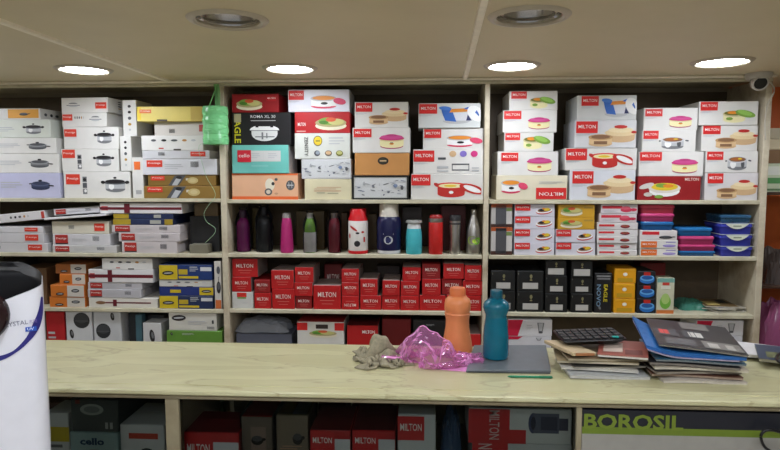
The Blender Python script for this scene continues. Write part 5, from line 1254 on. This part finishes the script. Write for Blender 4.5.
deco = [('printed_picture', (.03, .36, .3, .62), (70, 68, 70)), ('printed_picture', (.08, .42, .2, .58), (206, 60, 52)), ('printed_picture', (.4, .7, .74, .96), (110, 106, 100)), ('printed_picture', (.36, .36, .62, .64), (60, 60, 62)), ('printed_picture', (.44, .4, .6, .58), (196, 194, 186)), ('printed_picture', (.1, .06, .46, .28), (86, 84, 84)), ('printed_picture', (.54, .05, .98, .3), (120, 116, 110)), ('printed_picture', (.6, .09, .72, .24), (176, 172, 164)), ('printed_picture', (.8, .09, .9, .24), (170, 166, 158))]
booklet('brochure', 'dark glossy brochure with product photos topping the right pile', (bx2+.036, by2+.03), zr_+.0265, .272, .29, .007, R(-12), (44, 42, 44), (120, 116, 110), cat='brochure', bend=lambda u, v: .02*v+.012*(1-u)-.006*u*u, deco=deco)
# ---- papers at the right end
c = gr(748, 364, ZTOP)
z = ZTOP+.0005
booklet('paper_sheets', 'loose white papers right of the catalogue piles', (c.x+.05, c.y+.13), z+.006, .3, .18, .012, R(-10), (214, 212, 212), cat='papers', bend=lambda u, v: .006*math.sin(4*u), deco=[('printed_picture', (.1, .3, .34, .7), (206, 50, 50))])
c2 = gr(772, 368, ZTOP)
booklet('magazine', 'dark blue and green magazine at the right end of the counter', (c2.x+.12, c2.y+.05), z+.02, .26, .2, .012, R(-24), (60, 72, 92), (150, 144, 120), cat='magazine', bend=lambda u, v: .004*u, deco=[('printed_picture', (.1, .1, .4, .5), (100, 104, 70)), ('printed_picture', (.5, .4, .9, .8), (36, 40, 56))])
cable2 = tube('charger_cable', smooth_path([gr(x, y, ZTOP+.06) for x, y in ((795, 352), (782, 353), (777, 357), (780, 362), (795, 364))], 5), .006, m_black, None, 8); tag(cable2, 'black cable end at the right edge above the magazine', 'cable')

# ------------------------------------------------------------------ white water purifier in the left foreground
PH = .50
pang = R(33)
pr_edge = pt(46.4, 400, 1.40)
pw, pdp = .30, .20
# local front-right corner sits at pr_edge
rx = Vector((math.cos(pang), math.sin(pang), 0)); ry = Vector((-math.sin(pang), math.cos(pang), 0))
org = pr_edge-rx*(pw/2-.004)+ry*(pdp/2)
zpb = .94
wp_ = empty('water_purifier', (org.x, org.y, zpb), pang); tag(wp_, 'white water purifier with black top and blue swoosh at left edge', 'water purifier')
m_pw = M((226, 226, 232), .25, 'purifier_white', .02)
def loc_of(px, py):
    """point on the front face seen at this pixel"""
    d = ray(px, py); n = -ry; p0 = org-ry*(pdp/2)
    t = (p0-EYE).dot(n)/d.dot(n); q = EYE+d*t-org
    return q.dot(rx), q.z+org.z-zpb
hx = loc_of(28, 263)[1]
zb1 = loc_of(41, 286)[1]; zb0_ = loc_of(7, 299)[1]
# body: rounded column whose top edge slants; black hood above it
def slant(name, zfun0, zfun1, mat, inset=0.0, r=.035, top_dome=0.0):
    bm = bmesh.new(); ring = rrect(pw-2*inset, pdp-2*inset, r-inset, 6); a = [bm.verts.new((x, y, zfun0(x))) for x, y in ring]; b2 = [bm.verts.new((x, y, zfun1(x))) for x, y in ring]
    N = len(ring)
    for k in range(N): bm.faces.new((a[k], a[(k+1) % N], b2[(k+1) % N], b2[k]))
    if top_dome:
        prev = b2
        for s, dz in ((.97, .008), (.9, .014), (.7, .018)):
            nx_ = [bm.verts.new((x*s, y*s, zfun1(x)+dz)) for x, y in ring]
            for k in range(N): bm.faces.new((prev[k], prev[(k+1) % N], nx_[(k+1) % N], nx_[k]))
            prev = nx_
        bm.faces.new(prev)
    else: bm.faces.new(b2)
    bm.faces.new(a[::-1])
    bmesh.ops.recalc_face_normals(bm, faces=bm.faces)
    q = bm_obj(name, bm, mat, wp_, smooth=True); q.data.set_sharp_from_angle(angle=R(40)); return q
xa, xb_ = loc_of(7, 299)[0], loc_of(41, 286)[0]
lin_z = lambda x: zb0_+(zb1-zb0_)*(x-xa)/(xb_-xa)
slant('purifier_body', lambda x: 0, lambda x: lin_z(x)-.001, m_pw)
hood = lambda x: hx-.018-max(0, (x-.085))*.55
slant('black_hood', lambda x: lin_z(x), hood, M((12, 12, 14), .55, 'gloss_black', spec=.12), .002, .034, 1)
def face_strip(name, cen, wid, mat, lay):
    bm = bmesh.new(); prev = None
    P = smooth_path([(x, y, 0) for x, y in cen], 5); n = len(P)
    for i, p in enumerate(P):
        f = i/(n-1)*(len(wid)-1); k = min(int(f), len(wid)-2); wv = wid[k]+(wid[k+1]-wid[k])*(f-k)
        t = (P[min(i+1, n-1)]-P[max(i-1, 0)]).normalized(); s = Vector((-t.y, t.x, 0))*wv
        q = []
        for m_ in range(7):
            e = p+s*(1-m_/3)
            x, z = loc_of(e.x, e.y)
            yy = -pdp/2-lay; R_ = .035
            if x > pw/2-R_:
                an = min((x-(pw/2-R_))/R_, 1.5); x = pw/2-R_+(R_+lay)*math.sin(an); yy = -pdp/2+R_-(R_+lay)*math.cos(an)
            q.append(bm.verts.new((x, yy, z)))
        if prev:
            for m_ in range(6): bm.faces.new((prev[m_], prev[m_+1], q[m_+1], q[m_]))
        prev = q
    bmesh.ops.recalc_face_normals(bm, faces=bm.faces)
    return bm_obj(name, bm, mat, wp_)
face_strip('blue_swoosh', [(45.2, 298), (43.6, 310), (37, 325), (28, 339), (14, 352), (-4, 359), (-30, 360)], [2.0, 4.0, 4.4, 2.4, 1.5, 2.6, 3.0], M((48, 46, 120), .3, 'swoosh'), .0012)
x0, z0 = loc_of(9, 327.5); x1, z1 = loc_of(28, 321.5)
t = mesh_obj('lettering', text_mesh('CRYSTAL', 0, INK(110, 112, 130), .004), wp_, loc=(x0-.018, -pdp/2-.0012, z0), scale=(x1-x0+.018, 1, .011))
x2, z2 = loc_of(37, 319)
t.rotation_euler = (0, R(-4), 0)
t = mesh_obj('lettering', text_mesh('PURE', 0, INK(130, 110, 170), .0), wp_, loc=(x1+.004, -pdp/2-.0012, z0+.005), scale=(x2-x1-.004, 1, .008)); t.rotation_euler = (0, R(-4), 0)
x0, z0 = loc_of(25.5, 331.8); x1, z1 = loc_of(36.5, 326)
pnl = mesh_obj('badge_panel', quad_mesh(INK(40, 84, 180)), wp_, loc=(x0, -pdp/2-.0012, z0), scale=(x1-x0, 1, z1-z0))
t = mesh_obj('lettering', text_mesh('UV', 0, INK(225, 230, 240), .01), wp_, loc=(x0+.004, -pdp/2-.0018, z0+.003), scale=((x1-x0)*.6, 1, (z1-z0)*.6)); t.parent = pnl; t.matrix_parent_inverse = pnl.matrix_basis.inverted()
# dark tank window bulging at the left of the face
tx, tz = loc_of(-14, 316)
ex = abs(loc_of(10.5, 316)[0]-tx); ez = abs(loc_of(-14, 291)[1]-tz)
bm = bmesh.new(); bmesh.ops.create_uvsphere(bm, u_segments=28, v_segments=16, radius=1)
bmesh.ops.delete(bm, geom=[v for v in bm.verts if v.co.y > .05], context='VERTS')
for v in bm.verts: v.co = Vector((v.co.x*ex, v.co.y*.03, v.co.z*ez))
bm_obj('tank_window', bm, M((40, 26, 26), .15, 'smoked_plastic'), wp_, smooth=True, loc=(tx, -pdp/2-.0005, tz))
# stand below the purifier
ps = empty('purifier_stand', (org.x, org.y, 0), pang); tag(ps, 'white display stand under the water purifier', 'stand')
for nm, x0, x1, y0, y1, z0, z1 in (('stand_top', -.14, .135, -.09, .09, zpb-.021, zpb-.001), ('stand_side', -.14, -.12, -.085, .085, 0, zpb-.021), ('stand_side', .115, .135, -.085, .085, 0, zpb-.021), ('stand_shelf', -.12, .115, -.085, .065, .3, .32), ('stand_back', -.12, .115, .066, .085, .32, zpb-.021)):
    box(nm, x0, x1, y0, y1, z0, z1, M((206, 204, 200), .4, 'stand'), ps)
